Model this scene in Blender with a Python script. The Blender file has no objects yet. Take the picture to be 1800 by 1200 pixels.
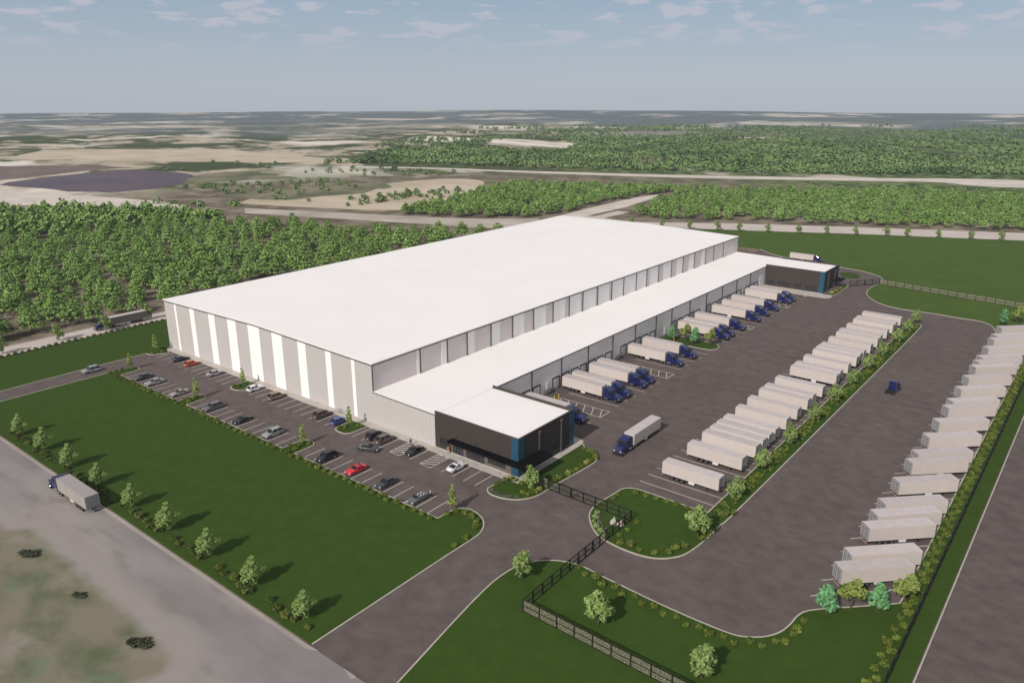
import bpy, bmesh, math, random
import numpy as np
from mathutils import Vector, Matrix
from mathutils.geometry import tessellate_polygon
random.seed(7)
HAZE_DENSITY = 0.00009
R = math.radians
sc = bpy.context.scene
COL = sc.collection

# ------------------------------------------------------------------ camera
cd = bpy.data.cameras.new('camera'); cam = bpy.data.objects.new('camera', cd); COL.objects.link(cam)
cam.location = (129.77, -111.24, 75.0)
cam.rotation_euler = (math.pi/2 - 0.3134, 0, 0.6719)
cd.sensor_width = 36.0; cd.lens = 27.22; cd.clip_start = 1.0; cd.clip_end = 20000
sc.camera = cam

# ------------------------------------------------------------------ light
SUN_EL = 36.0; SHADOW_AZ = -3.0       # shadows fall towards +y, a touch to +x
sd = bpy.data.lights.new('sun', 'SUN'); so = bpy.data.objects.new('sun', sd); COL.objects.link(so)
sd.energy = 3.7; sd.angle = R(0.6); sd.color = (1.0, 0.935, 0.875)
ldir = Vector((math.sin(R(SHADOW_AZ))*math.cos(R(SUN_EL)), math.cos(R(SHADOW_AZ))*math.cos(R(SUN_EL)), -math.sin(R(SUN_EL))))
so.rotation_euler = ldir.to_track_quat('-Z', 'Y').to_euler()
so.location = (0, -200, 200)

wd = bpy.data.worlds.new('World'); sc.world = wd; wd.use_nodes = True
nt = wd.node_tree; nt.nodes.clear(); L = nt.links.new
def N(t, tree=None, **kw):
    n = (tree or nt).nodes.new(t)
    for k, v in kw.items(): setattr(n, k, v)
    return n
out = N('ShaderNodeOutputWorld'); bg = N('ShaderNodeBackground'); sky = N('ShaderNodeTexSky')
sky.sky_type = 'NISHITA'; sky.sun_disc = False; sky.sun_elevation = R(SUN_EL); sky.sun_rotation = R(180 + SHADOW_AZ)
sky.air_density = 1.0; sky.dust_density = 2.0; sky.ozone_density = 2.0; sky.altitude = 100
tc = N('ShaderNodeTexCoord'); add = N('ShaderNodeVectorMath', operation='ADD'); add.inputs[1].default_value = (0, 0, 0.045)
L(tc.outputs['Generated'], add.inputs[0]); L(add.outputs[0], sky.inputs['Vector'])
mp = N('ShaderNodeMapping'); mp.inputs['Scale'].default_value = (20, 20, 85); L(tc.outputs['Generated'], mp.inputs['Vector'])
nz = N('ShaderNodeTexNoise'); nz.inputs['Scale'].default_value = 1.0; nz.inputs['Detail'].default_value = 5; nz.inputs['Roughness'].default_value = 0.5
L(mp.outputs[0], nz.inputs['Vector'])
cr = N('ShaderNodeValToRGB'); cr.color_ramp.elements[0].position = 0.54; cr.color_ramp.elements[1].position = 0.62
L(nz.outputs['Fac'], cr.inputs[0])
sep = N('ShaderNodeSeparateXYZ'); L(tc.outputs['Generated'], sep.inputs[0])
mr = N('ShaderNodeMapRange'); mr.inputs['From Min'].default_value = 0.035; mr.inputs['From Max'].default_value = 0.07; L(sep.outputs['Z'], mr.inputs['Value'])
mm = N('ShaderNodeMath', operation='MULTIPLY'); L(cr.outputs['Color'], mm.inputs[0]); L(mr.outputs[0], mm.inputs[1])
mm2 = N('ShaderNodeMath', operation='MULTIPLY'); mm2.inputs[1].default_value = 0.75; L(mm.outputs[0], mm2.inputs[0])
gr = N('ShaderNodeMix', data_type='RGBA'); fr = N('ShaderNodeMapRange'); fr.inputs['From Min'].default_value = 0.10; fr.inputs['From Max'].default_value = 0.45; fr.inputs['To Min'].default_value = 0.82; fr.inputs['To Max'].default_value = 0.78
L(sep.outputs['Z'], fr.inputs['Value']); L(fr.outputs[0], gr.inputs['Factor'])
hc = N('ShaderNodeMix', data_type='RGBA'); hr = N('ShaderNodeMapRange'); hr.inputs['From Min'].default_value = 0.0; hr.inputs['From Max'].default_value = 0.13; L(sep.outputs['Z'], hr.inputs['Value']); L(hr.outputs[0], hc.inputs['Factor'])
hc.inputs['A'].default_value = (4.55, 4.85, 5.42, 1); hc.inputs['B'].default_value = (2.75, 3.8, 4.9, 1)
hz_ = N('ShaderNodeMix', data_type='RGBA'); h2 = N('ShaderNodeMapRange'); h2.inputs['From Min'].default_value = 0.14; h2.inputs['From Max'].default_value = 0.5; L(sep.outputs['Z'], h2.inputs['Value']); L(h2.outputs[0], hz_.inputs['Factor'])
L(hc.outputs['Result'], hz_.inputs['A']); hz_.inputs['B'].default_value = (4.1, 3.9, 3.85, 1)
L(sky.outputs[0], gr.inputs['A']); L(hz_.outputs['Result'], gr.inputs['B'])
mx = N('ShaderNodeMix', data_type='RGBA'); L(mm2.outputs[0], mx.inputs['Factor']); L(gr.outputs['Result'], mx.inputs['A']); mx.inputs['B'].default_value = (4.9, 4.9, 5.65, 1)
L(mx.outputs['Result'], bg.inputs['Color']); bg.inputs['Strength'].default_value = 0.105
L(bg.outputs[0], out.inputs['Surface'])
sc.view_settings.view_transform = 'Standard'; sc.view_settings.look = 'None'; sc.view_settings.exposure = 0.0; sc.view_settings.gamma = 1.0
sc.render.engine = 'CYCLES'
sc.cycles.volume_bounces = 0; sc.cycles.max_bounces = 6; sc.cycles.transparent_max_bounces = 12

# ------------------------------------------------------------------ materials
MATS = {}
def mat(name, col, rough=0.8, metal=0.0, var=0.0, scale=1.0, spec=0.3, bump=0.0, col2=None, coords='Object', stretch=(1, 1, 1), rand=0.0, detail=4, coat=0.0):
    if name in MATS: return MATS[name]
    m = bpy.data.materials.new(name); m.use_nodes = True; t = m.node_tree; b = t.nodes['Principled BSDF']
    b.inputs['Roughness'].default_value = rough; b.inputs['Metallic'].default_value = metal; b.inputs['Specular IOR Level'].default_value = spec
    if coat: b.inputs['Coat Weight'].default_value = coat; b.inputs['Coat Roughness'].default_value = 0.08
    b.inputs['Base Color'].default_value = (*col, 1)
    src = None
    if var or col2 or bump:
        c = t.nodes.new('ShaderNodeTexCoord'); mpn = t.nodes.new('ShaderNodeMapping'); mpn.inputs['Scale'].default_value = stretch
        t.links.new(c.outputs[coords], mpn.inputs['Vector'])
        n = t.nodes.new('ShaderNodeTexNoise'); n.inputs['Scale'].default_value = scale; n.inputs['Detail'].default_value = detail; n.inputs['Roughness'].default_value = 0.6
        t.links.new(mpn.outputs[0], n.inputs['Vector'])
        mix = t.nodes.new('ShaderNodeMix'); mix.data_type = 'RGBA'
        lo = col if col2 else tuple(c_*(1-var) for c_ in col); hi = col2 if col2 else tuple(min(1, c_*(1+var)) for c_ in col)
        mix.inputs['A'].default_value = (*lo, 1); mix.inputs['B'].default_value = (*hi, 1)
        r = t.nodes.new('ShaderNodeMapRange'); r.inputs['From Min'].default_value = 0.32; r.inputs['From Max'].default_value = 0.68
        t.links.new(n.outputs['Fac'], r.inputs['Value']); t.links.new(r.outputs[0], mix.inputs['Factor'])
        src = mix.outputs['Result']
        if bump:
            bp = t.nodes.new('ShaderNodeBump'); bp.inputs['Strength'].default_value = bump; t.links.new(n.outputs['Fac'], bp.inputs['Height']); t.links.new(bp.outputs[0], b.inputs['Normal'])
    if rand:
        oi = t.nodes.new('ShaderNodeObjectInfo'); h = t.nodes.new('ShaderNodeHueSaturation')
        mrn = t.nodes.new('ShaderNodeMapRange'); mrn.inputs['To Min'].default_value = 1-rand; mrn.inputs['To Max'].default_value = 1+rand
        t.links.new(oi.outputs['Random'], mrn.inputs['Value']); t.links.new(mrn.outputs[0], h.inputs['Value'])
        if src: t.links.new(src, h.inputs['Color'])
        else: h.inputs['Color'].default_value = (*col, 1)
        src = h.outputs[0]
    if src: t.links.new(src, b.inputs['Base Color'])
    MATS[name] = m; return m
def ribbed(name, col, axis, pitch, depth=0.35, dark=0.82):
    """profiled metal cladding: narrow dark grooves every `pitch` metres along one axis"""
    m = bpy.data.materials.new(name); m.use_nodes = True; t = m.node_tree; b = t.nodes['Principled BSDF']
    b.inputs['Roughness'].default_value = 0.65; b.inputs['Specular IOR Level'].default_value = 0.12
    c = t.nodes.new('ShaderNodeTexCoord'); s = t.nodes.new('ShaderNodeSeparateXYZ'); t.links.new(c.outputs['Object'], s.inputs[0])
    d = t.nodes.new('ShaderNodeMath'); d.operation = 'DIVIDE'; d.inputs[1].default_value = pitch; t.links.new(s.outputs[axis], d.inputs[0])
    f = t.nodes.new('ShaderNodeMath'); f.operation = 'FRACT'; t.links.new(d.outputs[0], f.inputs[0])
    cr = t.nodes.new('ShaderNodeValToRGB'); e = cr.color_ramp.elements
    e[0].position = 0.0; e[0].color = (dark,)*3+(1,); e[1].position = 0.14; e[1].color = (1, 1, 1, 1)
    e2 = e.new(0.55); e2.color = (1, 1, 1, 1); e3 = e.new(0.62); e3.color = (0.93,)*3+(1,); e4 = e.new(0.9); e4.color = (1, 1, 1, 1)
    t.links.new(f.outputs[0], cr.inputs[0])
    n = t.nodes.new('ShaderNodeTexNoise'); n.inputs['Scale'].default_value = 0.25; n.inputs['Detail'].default_value = 5; t.links.new(c.outputs['Object'], n.inputs['Vector'])
    r = t.nodes.new('ShaderNodeMapRange'); r.inputs['To Min'].default_value = 0.95; r.inputs['To Max'].default_value = 1.05; t.links.new(n.outputs['Fac'], r.inputs['Value'])
    m1 = t.nodes.new('ShaderNodeVectorMath'); m1.operation = 'MULTIPLY'; m1.inputs[0].default_value = col; t.links.new(cr.outputs[0], m1.inputs[1])
    m2 = t.nodes.new('ShaderNodeVectorMath'); m2.operation = 'SCALE'; t.links.new(m1.outputs[0], m2.inputs[0]); t.links.new(r.outputs[0], m2.inputs['Scale'])
    t.links.new(m2.outputs[0], b.inputs['Base Color'])
    bp = t.nodes.new('ShaderNodeBump'); bp.inputs['Strength'].default_value = depth; bp.inputs['Distance'].default_value = 0.05
    t.links.new(cr.outputs[0], bp.inputs['Height']); t.links.new(bp.outputs[0], b.inputs['Normal'])
    MATS[name] = m; return m

def asphalt_mat(name, col, patch=0.16):
    m = bpy.data.materials.new(name); m.use_nodes = True; t = m.node_tree; b = t.nodes['Principled BSDF']
    b.inputs['Roughness'].default_value = 0.92; b.inputs['Specular IOR Level'].default_value = 0.15
    c = t.nodes.new('ShaderNodeTexCoord')
    def noise(scale, stretch, rot, detail=4, rough=0.55):
        mp_ = t.nodes.new('ShaderNodeMapping'); mp_.inputs['Scale'].default_value = stretch; mp_.inputs['Rotation'].default_value = (0, 0, rot)
        t.links.new(c.outputs['Object'], mp_.inputs['Vector'])
        n_ = t.nodes.new('ShaderNodeTexNoise'); n_.inputs['Scale'].default_value = scale; n_.inputs['Detail'].default_value = detail; n_.inputs['Roughness'].default_value = rough
        t.links.new(mp_.outputs[0], n_.inputs['Vector']); return n_.outputs['Fac']
    def remap(s, lo, hi):
        r_ = t.nodes.new('ShaderNodeMapRange'); r_.inputs['From Min'].default_value = 0.3; r_.inputs['From Max'].default_value = 0.7
        r_.inputs['To Min'].default_value = lo; r_.inputs['To Max'].default_value = hi; t.links.new(s, r_.inputs['Value']); return r_.outputs[0]
    def mul(a, b_):
        q = t.nodes.new('ShaderNodeMath'); q.operation = 'MULTIPLY'; t.links.new(a, q.inputs[0]); t.links.new(b_, q.inputs[1]); return q.outputs[0]
    f = mul(remap(noise(0.3, (1, 1.25, 1), 0.5), 1-patch, 1+patch), remap(noise(0.05, (1, 1, 1), 0), 0.93, 1.07))
    f = mul(f, remap(noise(0.9, (0.6, 1.8, 1), 1.35), 0.94, 1.06)); f = mul(f, remap(noise(9, (1, 1, 1), 0, 2), 0.93, 1.07))
    v = t.nodes.new('ShaderNodeVectorMath'); v.operation = 'SCALE'; v.inputs[0].default_value = col; t.links.new(f, v.inputs['Scale'])
    t.links.new(v.outputs[0], b.inputs['Base Color']); MATS[name] = m; return m

ASPH = asphalt_mat('asphalt', (0.113, 0.092, 0.086))
DRIVE = asphalt_mat('east_asphalt', (0.110, 0.090, 0.085), 0.18)
LINE = mat('line_paint', (0.56, 0.51, 0.47), 0.7, var=0.12, scale=3)
KERB = mat('kerb_concrete', (0.42, 0.39, 0.33), 0.9, var=0.12, scale=0.8)
WALK = mat('walk_concrete', (0.43, 0.40, 0.36), 0.9, var=0.1, scale=0.6)
LAWN = mat('lawn_grass', (0.0345, 0.065, 0.0105), 1.0, spec=0.05, col2=(0.044, 0.079, 0.0145), scale=0.35, detail=10, bump=0.25)
LAWN2 = mat('far_lawn_grass', (0.056, 0.094, 0.018), 1.0, spec=0.05, col2=(0.070, 0.113, 0.025), scale=0.08, detail=8)  # lawn colour lightened to paint in its brighter look at low viewing angles
ROOF = mat('roof_membrane', (0.825, 0.80, 0.785), 0.8, spec=0.1, var=0.02, scale=0.05)
ROOF2 = mat('dock_roof_membrane', (0.825, 0.80, 0.785), 0.8, spec=0.1, var=0.02, scale=0.05)
TRIM = mat('dark_trim', (0.075, 0.065, 0.062), 0.5)
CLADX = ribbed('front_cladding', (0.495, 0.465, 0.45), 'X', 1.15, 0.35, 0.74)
CLADY = ribbed('side_cladding', (0.70, 0.635, 0.61), 'Y', 1.2, 0.35, 0.78)  # same panels as the front, colour lightened to offset shade on side walls
CLADD = ribbed('dock_cladding', (0.88, 0.82, 0.79), 'Y', 1.2, 0.35, 0.74)  # same panels again, painted lighter still to make up for shade at the docks
WHITEP = mat('white_panel', (0.88, 0.855, 0.835), 0.7, spec=0.12, var=0.015, scale=0.2)
WHITED = mat('white_door', (0.92, 0.90, 0.91), 0.6, var=0.02, scale=2)
PLINTH = mat('plinth_concrete', (0.47, 0.43, 0.39), 0.9, var=0.1, scale=0.5)
OFFICE = ribbed('office_cladding', (0.058, 0.047, 0.042), 'Z', 0.45, 0.3, 0.9)
OFFBASE = mat('office_base', (0.125, 0.105, 0.095), 0.8, var=0.1, scale=1.2)
BLUEP = mat('blue_panel', (0.022, 0.075, 0.125), 0.45, var=0.05, scale=1)
CANOPY = mat('black_canopy', (0.003, 0.003, 0.0035), 0.7, spec=0.1)
GLASS = mat('dark_glass', (0.035, 0.035, 0.038), 0.08, spec=0.6)
MULL = mat('mullion', (0.02, 0.018, 0.017), 0.5)
TRAILER = mat('trailer_skin', (0.55, 0.49, 0.45), 0.5, var=0.04, scale=0.35, rand=0.05)
TROOF = mat('trailer_roof', (0.49, 0.445, 0.435), 0.6, var=0.07, scale=0.5, rand=0.07)
TFRAME = mat('trailer_frame', (0.30, 0.28, 0.27), 0.45)
TDOOR = mat('trailer_door', (0.36, 0.35, 0.36), 0.5, rand=0.05)
BLACK = mat('black_rubber', (0.018, 0.018, 0.018), 0.85)
CHASS = mat('chassis_black', (0.022, 0.02, 0.02), 0.6)
RIM = mat('rim_metal', (0.35, 0.35, 0.36), 0.35, metal=0.8)
TRUCKB = mat('truck_blue', (0.006, 0.012, 0.085), 0.35, spec=0.5, coat=0.6)
CARGLASS = mat('car_glass', (0.012, 0.014, 0.016), 0.22, spec=0.35)
CHROME = mat('chrome', (0.6, 0.6, 0.6), 0.2, metal=1)
HEADL = mat('headlamp', (0.75, 0.75, 0.72), 0.15)
TAILL = mat('taillamp', (0.35, 0.01, 0.01), 0.25)
WHITEBOX = mat('pallet_box_white', (0.8, 0.79, 0.76), 0.5)
YEL = mat('bollard_yellow', (0.65, 0.45, 0.05), 0.5)
ORG = mat('bollard_orange', (0.75, 0.22, 0.03), 0.5)
FENCEM = mat('fence_black', (0.012, 0.011, 0.011), 0.5)
STEEL = mat('steel_dark', (0.09, 0.08, 0.08), 0.5)
BARK = mat('bark', (0.10, 0.075, 0.055), 0.95, var=0.3, scale=3)
def leafmat(name, col, col2, rand=0.12):
    m = mat(name, col, 0.75, spec=0.2, col2=col2, scale=0.9, rand=rand, detail=3); return m
LF_FOR = leafmat('forest_leaves', (0.11, 0.20, 0.036), (0.255, 0.385, 0.11))
LF_YNG = leafmat('young_tree_leaves', (0.115, 0.18, 0.042), (0.28, 0.365, 0.12), 0.06)
LF_BRT = leafmat('bright_tree_leaves', (0.16, 0.22, 0.045), (0.30, 0.36, 0.10), 0.08)
LF_BLU = leafmat('bluish_tree_leaves', (0.075, 0.20, 0.075), (0.19, 0.42, 0.18), 0.05)
LF_OLV = leafmat('olive_tree_leaves', (0.14, 0.19, 0.035), (0.26, 0.31, 0.085), 0.05)
LF_SHR = leafmat('shrub_leaves', (0.065, 0.10, 0.012), (0.165, 0.205, 0.035), 0.15)
LF_SHD = leafmat('hedge_leaves', (0.05, 0.075, 0.014), (0.11, 0.125, 0.025), 0.25)
LF_YEL = leafmat('yellow_grass_tuft', (0.28, 0.27, 0.06), (0.42, 0.38, 0.15), 0.1)
LF_PAL = leafmat('pale_shrub_leaves', (0.13, 0.19, 0.06), (0.27, 0.34, 0.14), 0.1)

# ------------------------------------------------------------------ mesh helpers
class MB:
    def __init__(s): s.v = []; s.f = []; s.m = []; s.mats = []
    def mi(s, m):
        if m not in s.mats: s.mats.append(m)
        return s.mats.index(m)
    def face(s, pts, m):
        i = len(s.v); s.v += [tuple(p) for p in pts]; s.f.append(tuple(range(i, i+len(pts)))); s.m.append(s.mi(m))
    def box(s, x0, x1, y0, y1, z0, z1, m, top=None):
        i = len(s.v)
        s.v += [(x0, y0, z0), (x1, y0, z0), (x1, y1, z0), (x0, y1, z0), (x0, y0, z1), (x1, y0, z1), (x1, y1, z1), (x0, y1, z1)]
        q = [(0, 3, 2, 1), (4, 5, 6, 7), (0, 1, 5, 4), (1, 2, 6, 5), (2, 3, 7, 6), (3, 0, 4, 7)]
        for k, f in enumerate(q):
            s.f.append(tuple(i+a for a in f)); s.m.append(s.mi(top if (k == 1 and top) else m))
        return s
    def obox(s, a, b, w, h, m, up=Vector((0, 0, 1))):
        """bar from a to b with section w x h"""
        a = Vector(a); b = Vector(b); d = (b-a).normalized(); sd_ = d.cross(up)
        if sd_.length < 1e-4: sd_ = d.cross(Vector((1, 0, 0)))
        sd_.normalize(); u = sd_.cross(d); i = len(s.v)
        for p in (a, b):
            for sx, sy in ((-1, -1), (1, -1), (1, 1), (-1, 1)): s.v.append(tuple(p + sd_*sx*w/2 + u*sy*h/2))
        for f in [(0, 1, 2, 3), (7, 6, 5, 4), (0, 4, 5, 1), (1, 5, 6, 2), (2, 6, 7, 3), (3, 7, 4, 0)]:
            s.f.append(tuple(i+k for k in f)); s.m.append(s.mi(m))
        return s
    def cyl(s, a, b, r0, r1, m, n=10, cap=True):
        a = Vector(a); b = Vector(b); d = (b-a).normalized(); x = d.orthogonal().normalized(); y = d.cross(x); i = len(s.v)
        for p, r in ((a, r0), (b, r1)):
            for k in range(n):
                t = 2*math.pi*k/n; s.v.append(tuple(p + x*math.cos(t)*r + y*math.sin(t)*r))
        for k in range(n):
            s.f.append((i+k, i+(k+1) % n, i+n+(k+1) % n, i+n+k)); s.m.append(s.mi(m))
        if cap:
            s.f.append(tuple(i+k for k in reversed(range(n)))); s.m.append(s.mi(m)); s.f.append(tuple(i+n+k for k in range(n))); s.m.append(s.mi(m))
        return s
    def prism(s, prof, y0, y1, m, w=None):
        """profile of (x, z) extruded across y; w optional per-vertex width scale"""
        n = len(prof); i = len(s.v); c = (y0+y1)/2
        for yy in (y0, y1):
            for k, (x, z) in enumerate(prof):
                ws = w[k] if w else 1; s.v.append((x, c+(yy-c)*ws, z))
        s.f.append(tuple(i+k for k in range(n))); s.m.append(s.mi(m)); s.f.append(tuple(i+n+k for k in reversed(range(n)))); s.m.append(s.mi(m))
        for k in range(n):
            s.f.append((i+(k+1) % n, i+k, i+n+k, i+n+(k+1) % n)); s.m.append(s.mi(m))
        return s
    def mesh(s, name):
        me = bpy.data.meshes.new(name); me.from_pydata(s.v, [], s.f)
        for m in s.mats: me.materials.append(m)
        me.polygons.foreach_set('material_index', s.m); me.update()
        return me
    def build(s, name, parent=None, bevel=0, smooth=False, label=None):
        me = s.mesh(name)
        if bevel or smooth:
            b = bmesh.new(); b.from_mesh(me)
            bmesh.ops.remove_doubles(b, verts=b.verts, dist=0.0005); bmesh.ops.recalc_face_normals(b, faces=b.faces)
            if bevel: bmesh.ops.bevel(b, geom=[e for e in b.edges if len(e.link_faces) == 2 and e.calc_face_angle(0) > 0.4], offset=bevel, segments=2, affect='EDGES', clamp_overlap=True)
            b.to_mesh(me); b.free()
            if smooth: me.polygons.foreach_set('use_smooth', [True]*len(me.polygons))
        o = bpy.data.objects.new(name, me); COL.objects.link(o)
        if parent: o.parent = parent
        if label: o['label'] = label
        return o
def tag(o, label=None, cat=None, group=None, kind=None):
    if label: o['label'] = label
    if cat: o['category'] = cat
    if group: o['group'] = group
    if kind: o['kind'] = kind
    return o
def thing(name, label, cat, loc=(0, 0, 0), rz=0, group=None):
    o = bpy.data.objects.new(name, None); COL.objects.link(o); o.location = loc; o.rotation_euler = (0, 0, rz); o.empty_display_size = 0.5
    return tag(o, label, cat, group)
KIDS = {}
def dup(root, loc, rz=0, label=None, group=None, scale=None, swap=None):
    def cp(o, par):
        c = o.copy(); COL.objects.link(c)
        if par: c.parent = par
        for ch in KIDS.setdefault(o.name, list(o.children)): cp(ch, c)
        if swap and c.type == 'MESH':
            for i, sl in enumerate(c.material_slots):
                if sl.material is not None and sl.material in swap: nm_ = swap[sl.material]; sl.link = 'OBJECT'; sl.material = nm_
        return c
    r = cp(root, None); r.location = loc; r.rotation_euler = (0, 0, rz)
    if label: r['label'] = label
    if group: r['group'] = group
    if scale: r.scale = (scale,)*3 if not isinstance(scale, tuple) else scale
    return r
ONES = ['', 'first', 'second', 'third', 'fourth', 'fifth', 'sixth', 'seventh', 'eighth', 'ninth', 'tenth', 'eleventh', 'twelfth', 'thirteenth', 'fourteenth', 'fifteenth', 'sixteenth', 'seventeenth', 'eighteenth', 'nineteenth']
TENS = {2: 'twent', 3: 'thirt', 4: 'fort', 5: 'fift', 6: 'sixt', 7: 'sevent', 8: 'eight', 9: 'ninet'}
def ordw(n):
    if n < 20: return ONES[n]
    t, o = divmod(n, 10)
    return TENS[t] + ('ieth' if o == 0 else 'y-' + ONES[o])

# ------------------------------------------------------------------ ground sheets
def poly_area(p): return 0.5*sum(p[i][0]*p[(i+1) % len(p)][1]-p[(i+1) % len(p)][0]*p[i][1] for i in range(len(p)))
def slab(name, poly, z, m, depth=0.0, kind='structure', par=None):
    if poly_area(poly) < 0: poly = poly[::-1]
    v = [Vector((x, y, 0)) for x, y in poly]; tris = tessellate_polygon([v]); b = MB()
    for t in tris:
        a, c, d = [v[i] for i in t]
        if (c-a).cross(d-a).z < 0: c, d = d, a; a, c, d = a, c, d
        pts = [v[i] for i in t]
        if (pts[1]-pts[0]).cross(pts[2]-pts[0]).z < 0: pts = pts[::-1]
        b.face([(p.x, p.y, z) for p in pts], m)
    if depth:
        for i in range(len(poly)):
            p, q = poly[i], poly[(i+1) % len(poly)]; b.face([(p[0], p[1], z-depth), (q[0], q[1], z-depth), (q[0], q[1], z), (p[0], p[1], z)], m)
    o = b.build(name, par)
    if kind: tag(o, kind=kind)
    return o
def smooth(pts, it=2):
    """open polyline corner cutting, ends kept"""
    for _ in range(it):
        q = [pts[0]]
        for a, b in zip(pts[:-1], pts[1:]):
            q.append((a[0]*.75+b[0]*.25, a[1]*.75+b[1]*.25)); q.append((a[0]*.25+b[0]*.75, a[1]*.25+b[1]*.75))
        q.append(pts[-1]); pts = q
    return pts
def strip(b, pts, w, z0, z1, m, closed=False):
    P = [Vector((x, y, 0)) for x, y in pts]; n = len(P); S = []
    for i in range(n):
        a = P[i-1] if (i > 0 or closed) else P[i]; c = P[(i+1) % n] if (i < n-1 or closed) else P[i]
        d = (c-a); d.normalize(); S.append(Vector((-d.y, d.x, 0)))
    for i in range(n if closed else n-1):
        j = (i+1) % n; a0 = P[i]-S[i]*w/2; a1 = P[i]+S[i]*w/2; c0 = P[j]-S[j]*w/2; c1 = P[j]+S[j]*w/2
        f = lambda p, z: (p.x, p.y, z)
        b.face([f(a0, z1), f(c0, z1), f(c1, z1), f(a1, z1)], m)
        if z1 > z0:
            b.face([f(a0, z0), f(c0, z0), f(c0, z1), f(a0, z1)], m); b.face([f(c1, z0), f(a1, z0), f(a1, z1), f(c1, z1)], m)
    return b

# terrain disc around the site: its rim is the visible horizon
CX, CY = 129.77, -111.24; CX_, CY_ = CX, CY
def terrain_mat():
    m = bpy.data.materials.new('terrain'); m.use_nodes = True; t = m.node_tree; b = t.nodes['Principled BSDF']
    b.inputs['Roughness'].default_value = 1; b.inputs['Specular IOR Level'].default_value = 0.05
    c = t.nodes.new('ShaderNodeTexCoord'); s = t.nodes.new('ShaderNodeSeparateXYZ'); t.links.new(c.outputs['Object'], s.inputs[0])
    def noise(scale, stretch=(1, 1, 1), rot=0, detail=5, dist=0.0, off=(0, 0, 0)):
        mp_ = t.nodes.new('ShaderNodeMapping'); mp_.inputs['Scale'].default_value = stretch; mp_.inputs['Rotation'].default_value = (0, 0, rot); mp_.inputs['Location'].default_value = off
        t.links.new(c.outputs['Object'], mp_.inputs['Vector'])
        n_ = t.nodes.new('ShaderNodeTexNoise'); n_.inputs['Scale'].default_value = scale; n_.inputs['Detail'].default_value = detail; n_.inputs['Roughness'].default_value = 0.6; n_.inputs['Distortion'].default_value = dist
        t.links.new(mp_.outputs[0], n_.inputs['Vector']); return n_.outputs['Fac']
    def ramp(src, p0, p1):
        r_ = t.nodes.new('ShaderNodeMapRange'); r_.inputs['From Min'].default_value = p0; r_.inputs['From Max'].default_value = p1; t.links.new(src, r_.inputs['Value']); return r_.outputs[0]
    def mixc(f, a, b_):
        x = t.nodes.new('ShaderNodeMix'); x.data_type = 'RGBA'; t.links.new(f, x.inputs['Factor'])
        for k, q in (('A', a), ('B', b_)):
            if isinstance(q, tuple): x.inputs[k].default_value = (*q, 1)
            else: t.links.new(q, x.inputs[k])
        return x.outputs['Result']
    def math_(op, a, b_):
        q = t.nodes.new('ShaderNodeMath'); q.operation = op
        for i, k in enumerate((a, b_)):
            if isinstance(k, (int, float)): q.inputs[i].default_value = k
            else: t.links.new(k, q.inputs[i])
        return q.outputs[0]
    # open sandy land lies to the left of a line running away from the warehouse, woods to the right
    side = math_('ADD', math_('MULTIPLY', s.outputs['X'], 0.0016), math_('MULTIPLY', s.outputs['Y'], 0.00055))
    side = math_('ADD', side, 0.74)
    side = math_('ADD', side, math_('MULTIPLY', math_('SUBTRACT', noise(0.0016, (1, 1, 1), 0, 4), 0.5), 2.6))
    woods = ramp(side, 0.30, 0.62)
    sand = mixc(ramp(noise(0.006, (1, 2.2, 1), 0.67, 6, 0.6), 0.4, 0.62), (0.52, 0.46, 0.37), (0.36, 0.31, 0.22))
    sand = mixc(ramp(noise(0.02, (1, 1.5, 1), 0.3, 6), 0.48, 0.66), sand, (0.15, 0.145, 0.075))
    sand = mixc(ramp(noise(0.009, (1, 1, 1), 0.3, 9, 1.2, (44, 2, 0)), 0.53, 0.57), sand, (0.10, 0.105, 0.06))
    sand = mixc(ramp(noise(0.0035, (1, 1.4, 1), 0.9, 6, 0.8, (90, 40, 0)), 0.50, 0.54), sand, (0.055, 0.075, 0.03))
    sand = mixc(ramp(noise(0.0028, (1, 2, 1), 0.7, 6, 0.4, (10, 340, 0)), 0.56, 0.62), sand, (0.68, 0.63, 0.55))
    grn = mixc(ramp(noise(0.09, (1, 1, 1), 0, 6), 0.42, 0.60), (0.030, 0.055, 0.018), (0.15, 0.20, 0.075))
    grn = mixc(ramp(noise(0.008, (1, 2, 1), 0.7, 6, 0.3, (50, 9, 0)), 0.54, 0.66), grn, (0.19, 0.20, 0.10))
    grn = mixc(ramp(noise(0.004, (1, 3.2, 1), 0.67, 5, 0.4, (7, 70, 0)), 0.60, 0.64), grn, (0.46, 0.42, 0.34))
    colr = mixc(woods, sand, grn)
    # belt of darker woodland with pale breaks, distance haze painted in as bluish colour
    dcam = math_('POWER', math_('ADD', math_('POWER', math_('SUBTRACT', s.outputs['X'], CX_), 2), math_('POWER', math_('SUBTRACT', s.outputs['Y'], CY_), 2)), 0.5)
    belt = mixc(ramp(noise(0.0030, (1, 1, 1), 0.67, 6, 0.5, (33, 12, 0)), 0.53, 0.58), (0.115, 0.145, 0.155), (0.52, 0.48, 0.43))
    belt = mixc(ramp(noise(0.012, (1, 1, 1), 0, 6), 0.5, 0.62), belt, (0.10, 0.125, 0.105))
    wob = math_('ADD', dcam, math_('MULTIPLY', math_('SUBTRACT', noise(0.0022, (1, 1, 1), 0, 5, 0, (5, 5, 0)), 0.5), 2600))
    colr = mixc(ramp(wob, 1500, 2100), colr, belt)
    # forest floor and scrub close to the site
    near = math_('POWER', math_('ADD', math_('POWER', math_('ADD', s.outputs['X'], 120), 2), math_('POWER', math_('SUBTRACT', s.outputs['Y'], 200), 2)), 0.5)
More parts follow.
